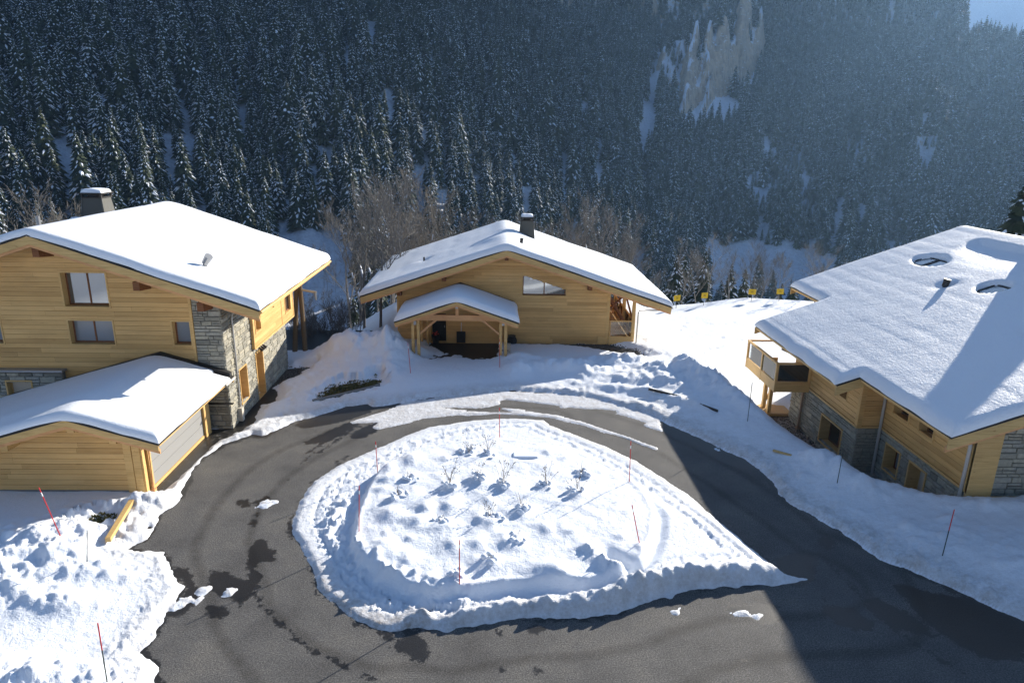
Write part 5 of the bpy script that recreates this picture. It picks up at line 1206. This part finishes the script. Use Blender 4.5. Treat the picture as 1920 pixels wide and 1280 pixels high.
# firs below the meadow and in the gap between the chalets, and one at the right edge
GF = 'young firs in the gap between the left and middle chalets'
for x, y, h in ((-16.5, 78, 10), (-15.2, 80, 7.5), (-13.6, 83, 9), (-19, 85, 8), (-11.5, 84, 10.5), (-17.8, 92, 8), (-21, 90, 6), (-9.5, 86, 9)):
    plant_fir(x, y, float(land(x, y))-.2, h, rnd.randrange(4), rnd.uniform(0, 6), 'young fir in the gap between the left and middle chalets', GF, FIRH)
GM = 'firs standing just beyond the meadow'
for x, y, h in ((17.5, 84, 17), (20, 90, 18), (22, 82, 17.5), (24.5, 88, 22), (26.5, 86, 21), (28.5, 91, 22), (31, 87, 20), (33.5, 90, 22), (36, 92, 23), (21.5, 98, 20), (30, 100, 26), (26, 102, 26), (34, 104, 26), (38, 98, 24), (40, 106, 28), (18.5, 104, 20), (41.5, 93, 22), (15.2, 95, 16)):
    plant_fir(x, y, float(land(x, y))-.3, h*.66, rnd.randrange(4), rnd.uniform(0, 6), 'snow-flecked fir standing just beyond the meadow edge', GM, FIRH)
plant_fir(35.1, 45, -1.0, 12.2, 3, 1.0, 'fir whose branch tips show at the right edge of the picture', None, FIRH).scale = (15.0, 15.0, 12.5)
# ------------------------------------------------------------------ snow stakes
def stake(x, y, h, lean, label, kind='red', group='snow stakes'):
    z = surface(x, y); o = empty('snow_stake', (x, y, z), label, 'snow stake', group)
    d = Vector((lean[0], lean[1], 1)).normalized(); p = lambda t: tuple(Vector((x, y, z))+d*t); r = .016
    def cyl(name, a, b, m, rr=r):
        q = MB(); q.tube([p(a), p(b)], rr, 8); return q.build(name, m, o)
    if kind == 'red': cyl('shaft', -.3, h*.82, 'red'); cyl('reflective_band', h*.82, h*.9, 'white', r*1.08); cyl('tip', h*.9, h, 'red')
    elif kind == 'half': cyl('shaft', -.3, h*.55, 'darkgreen'); cyl('tip', h*.55, h, 'red')
    else: cyl('shaft', -.3, h*.93, 'darkgreen'); cyl('tip', h*.93, h, 'darkgreen', r*.8)
    return o
stake(-4.62, 20.83, 1.75, (.05, 0), 'red snow stake at the left edge of the round island')
stake(-4.74, 25.36, 1.45, (-.02, 0), 'red snow stake at the upper left rim of the round island')
stake(.27, 28.84, 1.7, (-.02, 0), 'red snow stake on the far rim of the island in line with the carport')
stake(5.44, 24.52, 1.75, (-.03, 0), 'red snow stake at the upper right rim of the round island')
stake(4.97, 20.16, 1.5, (-.24, 0), 'red snow stake leaning left at the lower right of the island')
stake(-1.0, 17.87, 1.5, (0, 0), 'red snow stake on the cut snow edge nearest the viewer')
stake(-4.91, 37.87, 1.85, (-.06, 0), 'red snow stake in front of the left carport posts')
stake(.31, 38.77, 1.75, (-.02, 0), 'red snow stake in front of the right carport posts')
stake(-14.31, 20.15, 1.8, (-.30, .1), 'red snow stake leaning left in the rough snow below the garage')
stake(-12.89, 19.1, 1.15, (.16, 0), 'short dark stake in the rough snow at the lower left', 'dark')
stake(-9.6, 14.15, 1.75, (.02, 0), 'red and black snow stake at the bottom edge of the picture', 'half')
stake(12.35, 30.55, 2.0, (.0, 0), 'thin dark stake on the snow bank by the balcony', 'dark')
stake(13.75, 24.3, 1.35, (.02, 0), 'dark green stake on the snow heap by the right chalet', 'dark')
stake(15.0, 19.5, 1.75, (.03, 0), 'red and black snow stake on the bank at the lower right', 'half')

# ------------------------------------------------------------------ yellow notice boards along the meadow edge
for (x, y), tilt, lab in (((17.3, 63.2), .35, 'yellow notice board behind the eave of the middle chalet'), ((20.3, 64.4), .30, 'yellow notice board second from the left along the meadow edge'), ((25.7, 66.4), -.15, 'yellow notice board third from the left along the meadow edge'), ((28.6, 66.6), 0, 'yellow notice board nearest the right chalet roof')):
    z = surface(x, y); o = empty('notice_board', (x, y, z), lab, 'sign', 'yellow notice boards along the meadow edge')
    b = MB(); b.tube([(x, y, z-.3), (x, y, z+1.28)], .022, 6); b.build('post', 'dark_metal', o)
    c, s = math.cos(tilt), math.sin(tilt); fr = Frame(x, y, c, s)
    b = MB(); fr.box(b, -.36, .36, .025, .045, z+.74, z+1.28); bd = b.build('board', 'yellow', o)
    b = MB()
    for zz, w in ((1.12, .20), (1.02, .10), (.93, .16)): fr.box(b, -w, w, .047, .05, z+zz, z+zz+.035)
    b.build('printed_lines', 'ink', bd)

# ------------------------------------------------------------------ dry plants on the island
def plant(x, y, h, k, label):
    z = surface(x, y)-.02; o = empty('dry_plant', (x, y, z), label, 'plant', 'dry plants on the round island'); b = MB(); s = MB(); r = random.Random(int(k*77+5))
    for i in range(int(5+h*6)):
        a = r.uniform(0, 6.28); q = r.uniform(.1, .55)*h*.8; p0 = Vector((x+r.gauss(0, .05), y+r.gauss(0, .05), z)); hh = h*r.uniform(.45, 1.0)
        p1 = p0+Vector((math.cos(a)*q*.4, math.sin(a)*q*.4, hh*.55)); p2 = p0+Vector((math.cos(a)*q, math.sin(a)*q, hh))
        b.tube([p0, p1, p2], [.0065, .005, .0035], 4)
        if h > .6:
            for j in range(r.randrange(1, 3)):
                p3 = p2+Vector((r.gauss(0, .06), r.gauss(0, .06), r.uniform(-.1, .05))); b.tube([p1.lerp(p2, .6), p3], .004, 3); s.ball(p3, r.uniform(.012, .022), 5)
            s.ball(p2, r.uniform(.012, .022), 5)
    b.build('stems', 'dry', o)
    if s.v: s.build('seed_heads', 'seed', o, False, 'stuff')
    c = MB()
    for i in range(int(9+5*r.random())): c.ball((x+r.gauss(0, .17), y+r.gauss(0, .15), z+r.uniform(.0, .10)), r.uniform(.05, .14), 8, 0, .25, (1, 1, .8))
    c.build('snow_clump', 'clean_snow', o, True)
WHERE = ['tall dry seed-head plant left of centre on the island', 'tall dry seed-head plant in the middle of the island', 'thin dry stems between the two tall plants', 'dry stems right of the middle of the island', 'dry plant nearest the right rim stakes', 'small dry sprig towards the far right of the island', 'small dry sprig at the left of the island top',
         'snow-clumped low plant right of the island centre', 'single upright dry stem above a snowy clump', 'faint dry stems near the far rim left', 'dry stems near the far rim by the middle stake', 'low snowy plant at the left of the island', 'large snow-clumped plant in the lower middle of the island', 'snow-clumped plant in the left lower part of the island']
for k, (x, y, h) in enumerate(PLANTS): plant(x, y, min(h, 1.0), k, WHERE[k])
for k, (x, y, lab) in enumerate(((.0, 19.0, 'ragged row of snow clods below the single stem'), (-1.2, 18.25, 'round snow-covered clump beside the nearest stake'))): plant(x, y, .22, 40+k, lab)

# ------------------------------------------------------------------ odds and ends
b = MB(); z = surface(-13.1, 21.5); b.beam((-12.89, 20.32, z+.10), (-13.36, 22.8, z+.14), .17, .15); tag(b.build('timber_beam', 'barge'), 'loose squared timber lying on the snow below the garage corner', 'beam')
b = MB(); b.box(.62, 1.0, 41.9, 42.25, .0, .80); o = b.build('utility_box', 'beige'); tag(o, 'small beige utility box beside the right carport posts', 'utility box')
q = MB(); q.box(.59, 1.03, 41.87, 42.28, .80, .85); q.build('lid', 'beige', o); q = MB(); q.box(.74, .88, 41.89, 41.9, .45, .5); q.build('label_plate', 'dark_metal', o)
o = empty('planter', (1.15, 44.3, 0), 'round black planter against the wall right of the carport', 'planter'); b = MB(); b.ball((1.15, 44.3, .42), .36, 14, 0, .06, (1, 1, .95)); b.build('pot', 'black', o, True); b = MB(); b.tube([(1.15, 44.3, .72), (1.15, 44.3, .80)], .26, 14); b.build('rim', 'dark_metal', o)
o = empty('snow_shovel', (-2.3, 44.6, 0), 'snow shovel standing upright in the carport', 'shovel'); b = MB(); b.tube([(-2.3, 44.65, .4), (-2.28, 44.75, 1.55)], .025, 8); b.build('shaft', 'white', o); b = MB(); b.box(-2.6, -2.0, 44.55, 44.62, .25, .95); b.box(-2.6, -2.0, 44.45, 44.55, .2, .26); b.build('blade', 'black', o)
o = empty('flower_pot', (-4.0, 44.4, 0), 'dark pot with red flowers by the door under the carport', 'flower pot'); b = MB(); b.tube([(-4.0, 44.4, .2), (-4.0, 44.4, .75)], [.2, .28], 12); b.build('pot', 'black', o)
b = MB()
for k in range(16): b.ball((-4.0+rnd.gauss(0, .12), 44.4+rnd.gauss(0, .10), .86+rnd.gauss(0, .09)), rnd.uniform(.03, .055), 6)
b.build('flowers', 'pot_red', o)
# drain slab half buried on the island
o = empty('stone_bench', (1.35, 26.4, .4), 'flat snow-topped slab with a dark slot under it near the far rim of the island', 'slab'); zz = surface(1.35, 26.9); b = MB(); b.box(.85, 1.85, 26.42, 26.85, zz-.35, zz-.02); b.build('slab', 'dark_metal', o)
b = MB(); b.box(.82, 1.9, 26.40, 26.9, zz-.03, zz+.10); q = b.build('snow_cap', 'clean_snow', o)
bv = q.modifiers.new('soft', 'BEVEL'); bv.width = .06; bv.segments = 3
# kerbs that show through
for nm, pts, lab in (('kerb', KERB1, 'stone kerb edging the bare grass patch'), ('kerb', KERB2, 'dark kerb line in the snow bank at the upper right')):
    b = MB(); zs = [max(surface(*p), 0)+.05 for p in pts]
    for (a, za), (c, zc) in zip(list(zip(pts, zs))[:-1], list(zip(pts, zs))[1:]): b.beam((a[0], a[1], za), (c[0], c[1], zc), .12 if pts is KERB1 else .07, .12)
    tag(b.build(nm, 'concrete' if pts is KERB1 else 'dark_metal'), lab, 'kerb')
z = surface(12.7, 27.3); b = MB(); b.beam((12.45, 27.55, z+.04), (13.05, 27.0, z+.05), .14, .05); tag(b.build('loose_board', 'barge'), 'weathered board half sunk in the snow bank beside the right chalet', 'board')
# utility pole of two timbers
o = empty('utility_pole', (-12.4, 41.9, -.6), 'two-legged wooden utility pole behind the left chalet', 'utility pole')
for a_, c_ in (((-12.85, 41.8, -1.0), (-12.35, 42.4, 6.0)), ((-12.05, 41.8, -1.0), (-12.3, 42.4, 6.0))):
    b = MB(); b.tube([a_, c_], [.17, .12], 10); b.build('leg', 'dry', o)
b = MB(); b.beam((-12.9, 42.3, 4.35), (-11.2, 42.1, 4.1), .12, .12); q = b.build('crossarm', 'metal', o)
b = MB(); b.tube([(-11.3, 42.1, 4.1), (-11.25, 42.1, 3.6)], [.09, .05], 8); b.build('insulator', 'metal', q)
# bare earth, grass, gravel
def patch(name, poly, n, m, label, smin, smax, zf, tall=1.0):
    xs = [p[0] for p in poly]; ysp = [p[1] for p in poly]; P_ = []
    while len(P_) < n:
        c = np.stack([np.array([rnd.uniform(min(xs)-.3, max(xs)+.3) for _ in range(400)]), np.array([rnd.uniform(min(ysp)-.3, max(ysp)+.3) for _ in range(400)])], 1)
        k = sdf(poly, c[:, 0], c[:, 1])+.3*fbm(c[:, 0]*2.3, c[:, 1]*2.3, 3, 15) > -.05; P_ += [tuple(q) for q in c[k]]
    b = MB()
    for x, y in P_[:n]:
        r = rnd.uniform(smin, smax); z = zf(x, y); a = rnd.uniform(0, 6.28); c, s = math.cos(a), math.sin(a)
        if tall > 1: b.add([(x+c*r, y+s*r, z), (x-c*r, y-s*r, z), (x+rnd.gauss(0, .06), y+rnd.gauss(0, .06), z+r*tall*rnd.uniform(.5, 1))], [(0, 1, 2)])
        else:
            h = r*rnd.uniform(.5, .9); t = [rnd.uniform(.6, 1) for _ in range(4)]
            b.add([(x+c*r*t[0], y+s*r*t[0], z-.02), (x-s*r*t[1], y+c*r*t[1], z-.02), (x-c*r*t[2], y-s*r*t[2], z-.02), (x+s*r*t[3], y-c*r*t[3], z-.02), (x+rnd.gauss(0, r*.2), y+rnd.gauss(0, r*.2), z+h)], [(0, 1, 4), (1, 2, 4), (2, 3, 4), (3, 0, 4)])
    o = b.build(name, m, None, False, 'stuff'); o['label'] = label; return o
ground = lambda x, y: surface(x, y)
patch('gravel', GRAV_L, 900, 'gravel', 'dark gravel strip against the left chalet side wall', .03, .07, ground)
patch('gravel', GRAV_R, 1600, 'gravel', 'dark gravel bed below the balcony of the right chalet', .03, .08, ground)
patch('gravel', GRAV_C, 1500, 'gravel', 'gravel strip at the right corner of the middle chalet', .03, .07, ground)
patch('gravel', GRAV_N, 800, 'gravel', 'gravel trench along the lower wall of the right chalet', .03, .08, ground)
patch('grass', GRASS, 2600, 'grass', 'bare patch of winter grass behind the kerb', .02, .05, ground, 2.2)
patch('grass', [(SOIL_PATCH[0]-.35, SOIL_PATCH[1]-.25), (SOIL_PATCH[0]+.35, SOIL_PATCH[1]-.2), (SOIL_PATCH[0]+.3, SOIL_PATCH[1]+.25), (SOIL_PATCH[0]-.3, SOIL_PATCH[1]+.2)], 260, 'grass', 'small tuft of dead grass in the snow below the garage', .02, .05, ground, 3)

# ------------------------------------------------------------------ haze in the valley air
if HAZE > 0:
    b = MB(); b.box(-2700, 2700, -800, 3200, -190, 620)
    m = bpy.data.materials.new('haze'); m.use_nodes = True; m.node_tree.nodes.remove(P(m))
    v = m.node_tree.nodes.new('ShaderNodeVolumePrincipled'); v.inputs['Color'].default_value = (.36, .62, 1.0, 1); v.inputs['Density'].default_value = HAZE; v.inputs['Anisotropy'].default_value = .5
    m.node_tree.links.new(v.outputs[0], m.node_tree.nodes['Material Output'].inputs['Volume']); M['haze'] = m
    o = b.build('haze', 'haze', None, False, 'stuff'); o['label'] = 'thin blue haze in the valley air'
